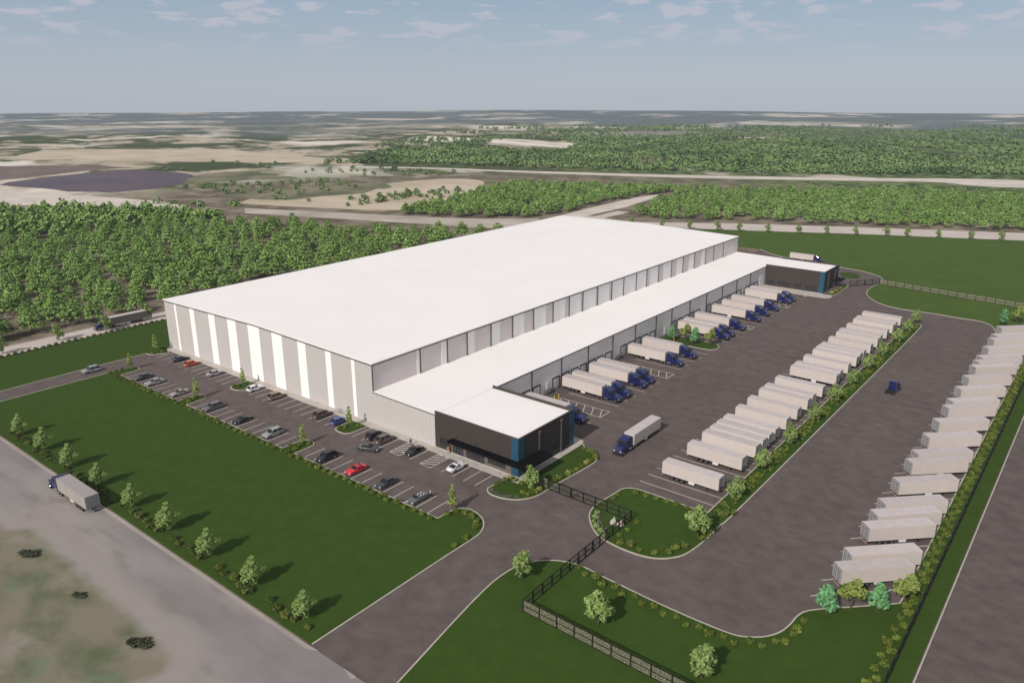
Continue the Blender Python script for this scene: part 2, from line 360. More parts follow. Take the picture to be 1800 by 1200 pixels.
    floor_ = mixc(ramp(noise(0.05, (1, 1, 1), 0, 6), 0.42, 0.6), (0.12, 0.10, 0.07), (0.235, 0.20, 0.15))
    colr = mixc(ramp(near, 300, 380), floor_, colr)
    t.links.new(colr, b.inputs['Base Color']); return m
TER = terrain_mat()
bt = MB()
rings = [0, 60, 150, 300, 500, 800, 1200, 1700, 2300, 2900, 3150]
prev = None
for r in rings:
    cur = []
    if r == 0: bt.v.append((CX, CY, 0)); prev = [0]; continue
    for k in range(120):
        a = 2*math.pi*k/120; bt.v.append((CX+r*math.cos(a), CY+r*math.sin(a), (1.5*math.sin(a*9+1)+1.2*math.sin(a*23))*max(0, (r-2400)/750) if r > 2400 else 0)); cur.append(len(bt.v)-1)
    for k in range(120):
        j = (k+1) % 120
        if len(prev) == 1: bt.f.append((prev[0], cur[k], cur[j]))
        else: bt.f.append((prev[k], cur[k], cur[j], prev[j]))
        bt.m.append(0)
    prev = cur
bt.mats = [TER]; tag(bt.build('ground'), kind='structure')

SANDROAD = mat('sand_road', (0.56, 0.50, 0.44), 0.95, var=0.14, scale=0.05, detail=6)
PALEROAD = mat('pale_road', (0.50, 0.44, 0.405), 0.95, var=0.1, scale=0.08, detail=6)
GREYROAD = mat('grey_road', (0.225, 0.195, 0.19), 0.95, col2=(0.29, 0.255, 0.24), scale=0.045, detail=3, stretch=(0.35, 1.6, 1))
VERGE = mat('sandy_verge', (0.33, 0.29, 0.26), 0.95, var=0.12, scale=0.1)
FIELD = mat('scrub_field', (0.13, 0.15, 0.085), 1, col2=(0.31, 0.255, 0.19), scale=0.075, detail=5, stretch=(1, 1.5, 1))
PURP = mat('dark_ploughed', (0.075, 0.06, 0.085), 0.9, col2=(0.115, 0.09, 0.11), scale=0.02, detail=6)
PFIELD = mat('pale_field', (0.56, 0.47, 0.37), 1, col2=(0.38, 0.33, 0.22), scale=0.015, detail=7, stretch=(1, 2, 1))

# country road, its worn verge and the scrub field at bottom left: one graded sheet
fld = smooth([(-700, -84), (-17.98, -73.11), (-15.62, -67.78), (-7.85, -67.91), (11.80, -68.14), (28.37, -68.80), (38.13, -69.15), (40.36, -70.85), (41.66, -73.93), (30, -105), (5, -140), (-700, -200)], 2)
RB = [(-260, -57.7), (50.6, -57.7), (53.17, -56.75), (56.54, -56.99), (60.05, -57.96), (66, -75), (75, -90), (130, -150), (-260, -150)]
def graded_road():
    F = np.array(fld); A_ = F; B_ = np.roll(F, -1, 0)
    xs = np.arange(-260, 80, 1.6); ys = np.arange(-150, -57.5, 1.4); X, Y = np.meshgrid(xs, ys); Pp = np.stack([X.ravel(), Y.ravel()], 1)
    d = np.full(len(Pp), 1e9); ins = np.zeros(len(Pp), bool)
    for p, q in zip(A_, B_):
        e = q-p; t = np.clip(((Pp-p) @ e)/max(e @ e, 1e-9), 0, 1); d = np.minimum(d, np.linalg.norm(Pp-p-t[:, None]*e, axis=1))
        c = ((p[1] > Pp[:, 1]) != (q[1] > Pp[:, 1])) & (Pp[:, 0] < (q[0]-p[0])*(Pp[:, 1]-p[1])/(q[1]-p[1]+1e-12)+p[0]); ins ^= c
    sd_ = np.where(ins, -d, d)
    nx, ny = len(xs), len(ys); v = [(x, y, .03) for x, y in Pp]; f = []
    for j in range(ny-1):
        for i in range(nx-1): k = j*nx+i; f.append((k, k+1, k+nx+1, k+nx))
    me = bpy.data.meshes.new('road'); me.from_pydata(v, [], f); at = me.attributes.new('edge', 'FLOAT', 'POINT'); at.data.foreach_set('value', sd_.astype(np.float32))
    m = bpy.data.materials.new('road_and_verge'); m.use_nodes = True; t = m.node_tree; b_ = t.nodes['Principled BSDF']; b_.inputs['Roughness'].default_value = .97; b_.inputs['Specular IOR Level'].default_value = .1
    an = t.nodes.new('ShaderNodeAttribute'); an.attribute_name = 'edge'; c = t.nodes.new('ShaderNodeTexCoord')
    def noise(scale, st=(1, 1, 1), off=(0, 0, 0), det=4, rot=0):
        q = t.nodes.new('ShaderNodeMapping'); q.inputs['Scale'].default_value = st; q.inputs['Location'].default_value = off; q.inputs['Rotation'].default_value = (0, 0, rot); t.links.new(c.outputs['Object'], q.inputs['Vector'])
        n = t.nodes.new('ShaderNodeTexNoise'); n.inputs['Scale'].default_value = scale; n.inputs['Detail'].default_value = det; n.inputs['Roughness'].default_value = .5; t.links.new(q.outputs[0], n.inputs['Vector']); return n.outputs['Fac']
    def ramp(src, p0, p1):
        r = t.nodes.new('ShaderNodeMapRange'); r.interpolation_type = 'SMOOTHSTEP'; r.inputs['From Min'].default_value = p0; r.inputs['From Max'].default_value = p1; t.links.new(src, r.inputs['Value']); return r.outputs[0]
    def mixc(fc, a, b2):
        x = t.nodes.new('ShaderNodeMix'); x.data_type = 'RGBA'; t.links.new(fc, x.inputs['Factor'])
        for k, q in (('A', a), ('B', b2)):
            if isinstance(q, tuple): x.inputs[k].default_value = (*q, 1)
            else: t.links.new(q, x.inputs[k])
        return x.outputs['Result']
    def ma(op, a, v_):
        q = t.nodes.new('ShaderNodeMath'); q.operation = op; t.links.new(a, q.inputs[0])
        if isinstance(v_, (int, float)): q.inputs[1].default_value = v_
        else: t.links.new(v_, q.inputs[1])
        return q.outputs[0]
    ed = ma('ADD', an.outputs['Fac'], ma('MULTIPLY', ma('SUBTRACT', noise(.16), .5), 3.5))
    road = mixc(ramp(noise(.07, (.35, 1.5, 1)), .35, .65), (.225, .204, .199), (.295, .268, .259))
    road = mixc(ramp(noise(.22, (.5, 1.2, 1), (9, 3, 0)), .42, .75), road, (.20, .18, .17))
    verge = (.285, .258, .238)
    road = mixc(ramp(ed, .8, 4.0), verge, road)
    g1 = mixc(ramp(noise(.11, (1, 1.4, 1), (3, 8, 0)), .35, .62), (.105, .125, .068), (.20, .18, .13))
    g1 = mixc(ramp(noise(.09, (1, 1.6, 1), (30, 18, 0)), .52, .72), g1, (.24, .215, .17))
    g1 = mixc(ramp(noise(.13, (1, 1.4, 1), (70, 28, 0)), .58, .75), g1, (.15, .19, .12))
    g1 = mixc(ramp(ed, -3.2, -.6), g1, verge)
    t.links.new(mixc(ramp(ed, -1.2, 1.2), g1, road), b_.inputs['Base Color'])
    me.materials.append(m); o_ = bpy.data.objects.new('road', me); COL.objects.link(o_); tag(o_, kind='structure')
graded_road()
bv = MB(); strip(bv, [(-260, -58.0), (50.6, -58.0), (53.27, -56.83), (56.75, -56.97), (60.33, -58.01)], 0.7, 0.04, 0.05, VERGE); tag(bv.build('road_edge'), kind='structure')
def rough(P, step, amp):
    o_ = []
    for a_, b_ in zip(P, P[1:]+P[:1]):
        n_ = max(1, int(math.hypot(b_[0]-a_[0], b_[1]-a_[1])/step))
        for k in range(n_): t_ = k/n_; o_.append((a_[0]*(1-t_)+b_[0]*t_+random.uniform(-amp, amp), a_[1]*(1-t_)+b_[1]*t_+random.uniform(-amp, amp)))
    return o_
# west road
slab('west_road', [(-123.4, -57.7), (-123.4, 330), (-132.4, 330), (-132.4, -57.7)], 0.03, PALEROAD)
bv = MB(); strip(bv, [(-123.2, -57), (-123.2, 260)], 0.5, 0.03, 0.1, WALK); strip(bv, [(-132.9, -57), (-132.9, 260)], 0.9, 0.03, 0.07, VERGE); tag(bv.build('road_edge'), kind='structure')
# back road, dirt track, pale strip
back = [(-96.57, 285.63), (-68.64, 295.28), (-22.17, 317.80), (13.29, 336.76), (89.37, 371.24), (300, 480), (300, 520), (86.50, 397.21), (6.71, 360.10), (-49.57, 330.77), (-102.84, 296.43), (-134, 300), (-150, 262), (-124, 262), (-118, 280)]
slab('back_road', back, 0.04, PALEROAD)
slab('dirt_track', [(-149.72, 253.84), (-150.29, 289.91), (-155.16, 347.91), (-156.21, 396.61), (-151.62, 421.18), (-144.82, 401.60), (-137.27, 348.14), (-136.14, 304.14), (-133.43, 274.84)], 0.05, SANDROAD)
slab('dirt_road', smooth([(-314.35, 171.69), (-247.60, 195.22), (-189.12, 214.68), (-156.64, 222.90), (-141.03, 245.23), (-150.59, 275.12), (-167.05, 262.05), (-182.05, 247.29), (-208.59, 234.78), (-267.67, 211.87), (-334.31, 184.81)], 1), 0.05, mat('worn_sand_road', (0.50, 0.45, 0.40), 0.95, col2=(0.32, 0.28, 0.22), scale=0.03, detail=7))
slab('sand_strip', smooth([(-512.11, 414.57), (-426.25, 459.57), (-342.46, 482.65), (-238.13, 519.16), (-146.75, 561.18), (-63.65, 609.78), (-8.37, 648.03), (28.98, 629.79), (81.57, 651.88), (76.43, 715.38), (10.56, 692.08), (-70.42, 633.79), (-156.41, 584.07), (-249.89, 539.10), (-352.82, 495.69), (-436.79, 470.45), (-521.98, 422.76)], 1), 0.05, SANDROAD)
PBRN = mat('brown_ploughed', (0.12, 0.085, 0.08), 0.95, col2=(0.19, 0.145, 0.12), scale=0.02, detail=6)
slab('ploughed_field', rough([(-610.75, 137.06), (-568.79, 145.02), (-516.44, 153.48), (-485.08, 169.40), (-484.80, 197.21), (-507.86, 251.31), (-535.71, 270.36), (-581.77, 285.70), (-624.28, 280.11), (-664.23, 263.08), (-652.93, 222.39), (-649.88, 185.88), (-627.50, 145.17)], 16, 4), 0.05, PURP)
slab('ploughed_field', rough([(-669.27, 128.77), (-645.96, 147.28), (-671.36, 194.43), (-679.75, 228.87), (-682.08, 271.76), (-739.57, 266.51), (-772.71, 223.67), (-821.18, 177.10)], 18, 6), 0.05, PBRN)
slab('scrub_bank', rough([(-501.53, 239.77), (-482.85, 276.84), (-459.21, 318.98), (-513.36, 333.23), (-556.80, 312.43), (-549.83, 284.41)], 14, 7), 0.052, mat('bank_scrub', (0.06, 0.08, 0.035), 1, col2=(0.25, 0.22, 0.14), scale=0.03, detail=7))
slab('scrub_bank', rough([(-405.01, 207.20), (-346.68, 225.45), (-333.06, 277.05), (-343.43, 333.99), (-384.12, 333.03), (-402.69, 276.95), (-419.61, 225.88)], 14, 7), 0.052, MATS['bank_scrub'])
slab('pale_field', smooth([(-356.68, 195.01), (-295.54, 215.61), (-242.57, 238.10), (-247.27, 274.73), (-271.32, 343.67), (-312.02, 412.51), (-350.90, 411.03), (-366.37, 369.35), (-365.34, 316.58), (-371.33, 264.23), (-376.68, 217.41), (-356.68, 195.01)], 2), 0.045, PFIELD)
slab('sand_flat', smooth([(-499.13, 74.64), (-431.95, 120.95), (-349.80, 152.91), (-379.33, 169.82), (-423.45, 164.47), (-494.87, 144.23), (-603.38, 107.81), (-499.13, 74.64)], 2), 0.045, SANDROAD)
slab('sandy_clearing', rough([(-873.93, 250.67), (-702.97, 348.33), (-561.80, 424.71), (-503.42, 437.51), (-588.11, 477.60), (-709.75, 488.18), (-878.05, 455.30), (-1017.41, 318.06)], 25, 12), 0.045, PFIELD)
slab('far_clearing', rough([(-376.45, 826.84), (-264.91, 841.32), (-156.73, 893.09), (-159.24, 948.98), (-278.75, 930.99), (-389.33, 899.64)], 25, 10), 0.045, PFIELD)
slab('meadow', [(-118, 250), (-123.4, 200), (-123.4, 262), (-96.57, 285.63), (-68.81, 295.63), (-95.13, 276.70)], 0.02, FIELD)

# ------------------------------------------------------------------ site paving
slab('asphalt_yard', [(-93, -57.7), (-79.6, -57.7), (-79.6, -26), (44, -26), (48, -57.6), (66, -57.6), (66, -45), (119.5, -45), (119.5, 240), (52, 262), (-10, 262), (-10, 208.7), (20, 190), (20, 0), (-93, 0)], 0.07, ASPH)
slab('east_road', [(119.0, -120), (119.0, 420), (146, 420), (146, -120)], 0.075, DRIVE)
bE = MB(); strip(bE, [(119.3, -100), (119.3, 400)], 0.2, 0.07, 0.22, KERB); tag(bE.build('kerb'), kind='structure')

lawnZ = 0.2
kb = MB()
def lawn(name, poly, kerbs=(), m=None):
    slab(name, poly, lawnZ, m or LAWN, 0.2)
    for k in kerbs: strip(kb, k, 0.24, 0.03, lawnZ+0.03, KERB)
# front lawn with its two tree islands
cA = smooth([(41.0, -21.5), (41.0, -17.2), (42.6, -15.6), (42.29, -15.71), (44.53, -15.34), (47.49, -16.35), (49.31, -18.15), (50.30, -20.26), (50.52, -22.20), (50.44, -27.14), (50.46, -33.75), (50.6, -57.4)], 2)
islA = smooth([(-49.9, -21.5), (-49.9, -16.6), (-49.2, -15.3), (-46.9, -15.3), (-45.9, -16.6), (-45.9, -21.5)], 2)
islB = smooth([(-6.2, -21.5), (-6.2, -16.6), (-5.5, -15.3), (-2.9, -15.3), (-1.9, -16.6), (-1.9, -21.5)], 2)
islW = smooth([(-84.6, -57.4), (-84.4, -25), (-84.0, -17.6), (-82.6, -15.3), (-80.8, -15.4), (-79.97, -17.2), (-79.97, -21.5)], 2)
front = islW + islA + islB + cA + [(-84.6, -57.4)]
lawn('lawn', front[:-1], [islW+islA+islB+cA])
# west lawn
wl = smooth([(-92.35, -47.01), (-92.73, -33.85), (-92.58, -21.35), (-92.33, -8.99)], 1) + smooth([(-92.27, -7.80), (-89.80, -7.51), (-89.10, -5.42), (-87.0, -3.2), (-91.0, -2.0)], 2)
lawn('lawn', [(-92.7, -57.4)] + wl + [(-93.2, -0.6), (-93.2, 262), (-122.6, 262), (-122.6, -57.4)], [[(-92.7, -57.4)] + wl])
# back lawn
kbk = smooth([(-10, 262), (3.90, 249.34), (17.03, 251.53), (34.24, 243.51), (41.30, 243.28), (49.14, 238.95), (53.27, 234.79), (55.42, 229.30), (55.84, 224.54), (55.03, 218.32), (54.71, 209.67), (55.91, 201.99), (58.75, 195.97), (63.96, 189.07), (70.05, 186.40), (77.23, 186.31), (84.04, 187.02), (90.95, 186.13), (95.71, 186.63), (99.15, 185.19), (101.65, 181.68), (103.00, 175.42), (110.0, 168), (113.9, 172)], 2)
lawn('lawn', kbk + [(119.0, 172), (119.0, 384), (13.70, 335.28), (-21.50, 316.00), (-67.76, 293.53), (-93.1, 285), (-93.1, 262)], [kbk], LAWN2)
lawn('lawn', smooth([(37.00, 234.17), (41.41, 236.97), (45.12, 233.70), (46.74, 226.95), (42.67, 224.38), (38.61, 227.17), (37.00, 234.17)], 2)[:-1])
# entrance island and planted median
far_m = smooth([(83.0, 60), (83.0, 166), (82.2, 169.5), (80, 169.5), (78.95, 168), (78.95, 11.0)], 2)
k_isl = smooth([(78.95, 11.0), (66.5, 11.05), (63.6, 11.0), (61.72, 9.45), (61.61, 6.75), (61.28, 3.39), (61.02, 0.17), (61.79, -2.66), (63.25, -4.83), (65.50, -6.98), (67.90, -8.39), (71.86, -9.11), (76.39, -8.90), (79.22, -7.72), (81.32, -5.30), (82.16, -2.91), (82.68, 2.20), (82.55, 9.02), (83.0, 10), (83.0, 60)], 2)
lawn('lawn', k_isl + far_m[1:-1], [k_isl + far_m[1:]])
# bottom lawn and fence strip
k5 = smooth([(66.0, -57.0), (61.33, -32.40), (61.28, -26.01), (62.03, -23.16), (63.35, -20.97), (65.56, -19.00), (67.53, -18.17), (69.93, -17.50), (74.20, -17.94), (78.77, -18.16), (84.56, -18.49), (91.13, -18.52), (95.94, -18.30), (97.81, -17.83), (100.24, -16.06), (101.74, -13.63), (102.30, -11.00), (102.37, -7.96), (103.20, -5.76), (107.29, -1.82), (112.5, 3.4), (113.7, 4.6)], 2)
k6 = smooth([(113.7, 4.6), (113.75, 8), (113.75, 168), (113.9, 172)], 1)
lawn('lawn', k5 + k6[1:] + [(119.0, 172), (119.0, -110), (66.0, -110)], [k5, k6, [(66.0, -57), (66.0, -80)]])
# dock island and office planting
di = smooth([(21.0, 99.8), (36.3, 99.8), (38.6, 100.6), (39.6, 102.6), (39.2, 105), (37.6, 106.9), (33, 107.0), (21.0, 107.0)], 2)
lawn('lawn', di, [di])
of = smooth([(41.2, -2.0), (41.0, -6.2), (40.67, -6.99), (41.81, -8.41), (43.74, -8.73), (46.32, -8.23), (48.49, -6.92), (49.92, -4.81), (50.48, -2.24), (50.48, 0.22), (50.63, 3.92), (51.11, 10.39), (51.43, 15.75), (50.80, 17.63), (49.73, 18.86), (48.18, 19.22), (46.48, 19.12), (44.5, 21.5)], 2)
lawn('lawn', of + [(44.5, -2.0)], [of])
fo = [(45.0, 190.5), (46.9, 190.5), (47.2, 192.5), (47.2, 211), (45.0, 213)]
lawn('lawn', smooth(fo, 1), [smooth(fo, 1)])
# parking islands on the building side
for x0, x1 in ((-48.6, -43.6), (-5.6, -0.4)):
    p = smooth([(x0, -2.2), (x0, -6.8), (x0+1.0, -8.2), (x1-1.0, -8.2), (x1, -6.8), (x1, -2.2)], 2)
    lawn('lawn', p, [p])
tag(kb.build('kerb'), kind='structure')

# walks
slab('sidewalk', [(-92.6, -2.05), (41.2, -2.05), (41.2, 0), (-92.6, 0)], 0.2, WALK, 0.2)
slab('sidewalk', [(42.95, -2.0), (44.4, -2.0), (44.4, 21.6), (42.95, 21.6)], 0.215, WALK, 0.2)
slab('sidewalk', smooth([(19.9, 19.9), (42.9, 19.9), (44.5, 22.3), (42, 23.6), (19.9, 23.6)], 1), 0.2, WALK, 0.2)
slab('sidewalk', [(19.9, 184.6), (37.6, 184.6), (38.6, 182.6), (39.6, 184.6), (45.6, 184.8), (47.2, 186.5), (47.0, 190.4), (19.9, 190.6)], 0.2, WALK, 0.2)
slab('concrete_pad', [(20.0, 24), (24.2, 24), (24.2, 184), (20.0, 184)], 0.09, mat('dock_pad', (0.085, 0.072, 0.07), 0.9, var=0.2, scale=0.3))

# painted lines
lb = MB(); zl = 0.085
def ln(x0, y0, x1, y1, w=0.17): strip(lb, [(x0, y0), (x1, y1)], w, zl, zl, LINE)
for k in range(1, 10): ln(-79.97+3.075*k, -21.3, -79.97+3.075*k, -15.6)
for k in range(12): ln(-42.75+3.075*k, -21.3, -42.75+3.075*k, -15.6)
for k in range(13): ln(1.05+3.08*k, -21.3, 1.05+3.08*k, -15.6)
for k in range(12): ln(-86.4+3.14*k, -2.1, -86.4+3.14*k, -7.75)
for k in range(12): ln(-42.75+3.085*k, -2.1, -42.75+3.085*k, -7.8)
for k in range(13):
    ln(1.05+3.08*k, -2.1, 1.05+3.08*k, -7.85)
for x0 in (13.37, 22.61):
    x1 = x0+3.08; ln(x0, -7.85, x1, -7.85); ln(x0, -2.15, x1, -2.15)
    for j in range(5): ln(x0, -7.6+j*1.15, x1, -6.5+j*1.15+0.6, 0.28)
for v in (32.2, 36.5, 40.8, 45.1, 49.3, 53.5, 57.8, 62.1, 66.2, 70.4, 74.7, 79.3, 83.5, 87.7, 92.0, 96.2): ln(24.5, v, 39.5, v)
v = 110.9
while v < 183: ln(24.5, v, 39.3, v); v += 4.27
for v0 in (36.5, 70.4, 127.9, 162.1):
    v1 = v0+4.27; ln(39.4, v0, 39.4, v1)
    for j in range(6): ln(37.2-j*2.45, v1, 39.3-j*2.45, v0)
for k in range(0, 43): ln(62.7, 14.46+3.62*max(k, 0), 78.8, 14.46+3.62*max(k, 0))
for k in range(-1, 34):
    y = -1.9+5.17*k
    if y > -4: ln(102.3, y, 113.6, y+11.3)
tag(lb.build('road_markings'), kind='structure')
# ------------------------------------------------------------------ the warehouse
W0, W1, D1, LEN = -92.65, 0.0, 19.85, 208.6
HE, HR = 15.0, 15.95; XM = W0/2
wh = thing('distribution_warehouse', 'huge white roofed distribution warehouse with striped walls, dock wing and two dark offices', 'warehouse', (0, 0, 0))
def hz(x): return HE + (HR-HE)*(1-abs(x-XM)/abs(XM))
b = MB(); n = 8
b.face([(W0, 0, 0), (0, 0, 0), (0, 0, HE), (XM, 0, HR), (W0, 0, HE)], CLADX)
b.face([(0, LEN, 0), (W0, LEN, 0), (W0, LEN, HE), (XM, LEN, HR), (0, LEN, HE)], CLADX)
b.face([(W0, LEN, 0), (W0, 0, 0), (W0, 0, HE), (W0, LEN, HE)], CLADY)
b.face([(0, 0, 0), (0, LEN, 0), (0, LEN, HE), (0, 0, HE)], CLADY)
b.build('wall', wh)
b = MB(); o = 0.22
prof = [(W0-o, HE+0.02), (XM, HR+0.02), (o, HE+0.02), (o, HE+0.26), (XM, HR+0.26), (W0-o, HE+0.26)]
i = len(b.v)
for yy in (-o, LEN+o): b.v += [(x, yy, z) for x, z in prof]
for f in [(0, 1, 4, 5), (1, 2, 3, 4), (11, 10, 7, 6), (10, 9, 8, 7), (0, 5, 11, 6), (2, 8, 9, 3), (5, 4, 10, 11), (4, 3, 9, 10), (0, 6, 7, 1), (1, 7, 8, 2)]:
    b.f.append(f); b.m.append(b.mi(ROOF))
roof = b.build('roof', wh)
b = MB()
for xa, xb in ((W0-.1, XM), (XM, .1)):
    za, zb = hz(xa)-0.32, hz(xb)-0.32
    b.obox((xa, -0.10, za+0.16), (xb, -0.10, zb+0.16), 0.14, 0.3, TRIM)
b.box(0.03, 0.2, -0.1, LEN+.1, HE-0.30, HE+0.01, TRIM); b.box(-0.02, 0.16, -0.14, 0.1, 8.4, HE-.3, TRIM)
b.build('eave_trim', wh)
b = MB(); b.box(W0-.02, 19.83, -0.06, 0, 0, 0.35, PLINTH); b.build('plinth', wh)
for x0, x1 in ((-86.97, -85.91), (-78.4, -76.0), (-68.4, -65.3), (-58.9, -54.85), (-49.2, -44.0), (-38.5, -34.15), (-27.65, -24.45), (-16.75, -14.7), (-7.2, -6.05)):
    b = MB(); i = 0
    z0, z1 = hz(x0)-0.34, hz(x1)-0.34; y = -0.05
    b.face([(x0, y, 0.36), (x1, y, 0.36), (x1, y, z1), (x0, y, z0)], WHITEP)
    b.face([(x1, y, 0.36), (x1, 0, 0.36), (x1, 0, z1), (x1, y, z1)], WHITEP); b.face([(x0, 0, 0.36), (x0, y, 0.36), (x0, y, z0), (x0, 0, z0)], WHITEP)
    b.build('white_stripe', wh)
for y0, y1 in ((14.4, 15.35), (23.1, 25.1), (32.95, 35.9), (42.75, 46.6), (52.2, 57.5), (62.0, 68.15), (71.75, 78.0), (80.3, 86.7), (87.85, 95.3), (96.55, 103.7), (105.2, 112.55), (112.85, 121.15), (121.4, 128.5), (130.8, 137.2), (140.9, 147.15), (151.5, 156.6), (162.1, 166.4), (173.1, 176.3), (184.35, 185.4), (193.75, 195.0)):
    b = MB(); b.box(0.0, 0.05, y0, y1, 8.4, HE-0.32, WHITEP); b.build('white_stripe', wh)
for y in (15.5, 25.25, 32.85, 42.6, 52.05, 61.85, 71.6, 80.15, 87.7, 96.4, 105.05, 112.7, 121.25, 128.6, 137.3, 147.25, 156.7, 166.5, 176.4, 184.2, 193.6):
    b = MB(); b.box(0.06, 0.26, y-0.12, y+0.12, 8.42, HE-0.3, TRIM); b.build('downspout', wh)
# dock wing
ZR0, ZR1 = 8.30, 8.0
b = MB()
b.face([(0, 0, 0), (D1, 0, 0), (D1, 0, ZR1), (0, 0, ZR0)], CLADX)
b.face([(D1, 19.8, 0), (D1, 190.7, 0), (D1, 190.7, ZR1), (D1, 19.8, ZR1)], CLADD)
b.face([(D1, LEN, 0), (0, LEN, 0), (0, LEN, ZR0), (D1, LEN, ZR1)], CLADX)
b.build('dock_wall', wh)
b = MB()
b.v += [(0.02, -.18, ZR0+.02), (D1+.2, -.18, ZR1+.02), (D1+.2, LEN+.18, ZR1+.02), (0.02, LEN+.18, ZR0+.02), (0.02, -.18, ZR0+.14), (D1+.2, -.18, ZR1+.14), (D1+.2, LEN+.18, ZR1+.14), (0.02, LEN+.18, ZR0+.14)]
for f in [(0, 3, 2, 1), (4, 5, 6, 7), (0, 1, 5, 4), (1, 2, 6, 5), (2, 3, 7, 6), (3, 0, 4, 7)]: b.f.append(f); b.m.append(b.mi(ROOF2))
b.build('dock_roof', wh)
b = MB(); b.obox((-.1, -0.1, ZR0-0.11), (19.84, -0.1, ZR1-0.11), 0.12, 0.22, TRIM); b.box(D1+.02, D1+.24, 20.2, 190.6, ZR1-0.2, ZR1+.01, TRIM); b.build('gutter', wh)
for y in (34.9, 47.95, 60.8, 73.8, 86.75, 99.75, 110.2, 123.3, 136.1, 149.25, 162.1, 175.1):
    b = MB(); b.box(D1+.01, D1+.24, y-.14, y+.14, 0.1, ZR1-.2, TRIM); b.build('downspout', wh)
doors = [30.85, 35.3, 43.9, 48.3, 52.6, 56.85, 61.3, 65.55, 69.85, 78.45, 82.8, 87.1, 91.6, 95.95, 110.6, 115.0, 119.4, 123.7, 128.1, 136.7, 141.2, 145.55, 149.8, 154.2, 158.5, 162.8, 171.0, 175.4, 179.6]
dp = None
SEAL = mat('door_seal_black', (0.02, 0.018, 0.018), .7)
def dock_door(y):
    bx = MB(); bx.box(0, 0.08, 0.28, 3.02, 0.35, 3.0, WHITED)
    for z in (0.9, 1.45, 2.0, 2.5): bx.box(0.08, 0.095, 0.3, 3.0, z, z+0.03, TFRAME)
    d = bx.build('dock_door', wh)
    f = MB(); f.box(0, 0.12, 0, 0.28, 0.1, 3.3, SEAL); f.box(0, 0.12, 3.02, 3.3, 0.1, 3.3, SEAL); f.box(0, 0.13, 0, 3.3, 3.0, 3.32, SEAL); f.build('door_seal', d)
    h = MB(); h.box(0.1, 0.16, 1.45, 1.85, 1.75, 1.83, BLACK); h.build('door_handle', d)
    for yb in (0.5, 2.4): p = MB(); p.box(0.0, 0.3, yb, yb+.4, 0.12, 0.34, BLACK); p.build('dock_bumper', d)
    return d
for k, y in enumerate(doors):
    if k == 0: dp = dock_door(y); d = dp
    else:
        d = dp.copy(); COL.objects.link(d)
        for ch in dp.children:
            c = ch.copy(); COL.objects.link(c); c.parent = d
    d.location = (D1+0.01, y, 0)
for y in (41.2, 76.2, 101.2, 105.6, 133.2, 168.4):
    b = MB(); b.box(D1, D1+.06, y, y+1.0, 0.9 if y < 80 else 0.2, 3.1 if y < 80 else 2.4, WHITED); d = b.build('personnel_door', wh)
    f = MB(); f.box(D1+.06, D1+.1, y+.8, y+.86, 1.8, 2.0, BLACK); f.build('door_handle', d)
b = MB(); b.box(D1, D1+.06, 185.1, 189.0, 0.2, 5.3, WHITED); b.build('drive_in_door', wh)

# offices
def office(y0, y1, near):
    ze = 8.68; zr = 7.99
    w = MB(); x0, x1, t = D1, 42.95, 0.28
    # parapet walls as thin solid boxes (front, east, back)
    w.box(x0-.05, x1, y0-.06 if near else y0, y0+t, 0.35, ze, OFFICE); w.box(x1-t, x1+.0, y0+t, y1-t, 0.35, ze, OFFICE); w.box(x0+.05, x1, y1-t, y1, 0.35, ze, OFFICE)
    o_ = w.build('office_wall', wh)
    c = MB(); c.box(x0-.07, x1+.03, y0-.09 if near else y0-.03, y0+t+.03, ze, ze+.06, TRIM); c.box(x1-t-.03, x1+.03, y0+t+.03, y1-t-.03, ze, ze+.06, TRIM); c.box(x0+.03, x1+.03, y1-t-.03, y1+.03, ze, ze+.06, TRIM); c.build('coping', o_)
    p = MB(); p.box(x0, x1+.05, y0-.1 if near else y0-.05, y1+.05, 0, 0.36, PLINTH); p.build('office_plinth', wh)
    r = MB(); r.box(x0+.22, x1-t, y0+t, y1-t, zr, zr+.12, ROOF); r.build('office_roof', wh)
    for fx in ((0, 0), (1, 0), (1, 1)):
        q = MB()
        if fx == (0, 0): q.box(x1-1.75, x1+.04, y0-.12 if near else y0-.06, y0-.06 if near else y0, 0.36, ze-.02, BLUEP)
        elif fx == (1, 0): q.box(x1, x1+.06, y0, y0+1.75, 0.36, ze-.02, BLUEP)
        else: q.box(x1, x1+.06, y1-1.75, y1+.02, 0.36, ze-.02, BLUEP)
        q.build('blue_corner_panel', wh)
def window(x0, x1, z0, z1, y, nx, nz=1, name='window'):
    w = MB(); w.box(x0, x1, y-.02, y, z0, z1, GLASS); o_ = w.build(name, wh)
    f = MB(); t = .07
    for k in range(nx+1):
        xx = x0+(x1-x0)*k/nx; f.box(xx-t/2, xx+t/2, y-.08, y-.021, z0-.03, z1+.03, MULL)
    for k in range(nz+1):
        zz = z0+(z1-z0)*k/nz; f.box(x0, x1, y-.07, y-.022, zz-t/2, zz+t/2, MULL)
    f.build('window_frame', o_)
def windowx(y0, y1, z0, z1, x, ny, nz=1):
    w = MB(); w.box(x, x+.02, y0, y1, z0, z1, GLASS); o_ = w.build('window', wh); f = MB(); t = .07
    for k in range(ny+1):
        yy = y0+(y1-y0)*k/ny; f.box(x+.021, x+.08, yy-t/2, yy+t/2, z0-.03, z1+.03, MULL)
    for k in range(nz+1):
        zz = z0+(z1-z0)*k/nz; f.box(x+.022, x+.07, y0, y1, zz-t/2, zz+t/2, MULL)
    f.build('window_frame', o_)
office(0.0, 19.8, True); office(190.7, LEN+.1, False)
yf = -.061
bb = MB(); bb.box(24.6, 41.15, yf-.02, yf, 0.37, 3.4, OFFBASE); bb.build('entrance_wall', wh)
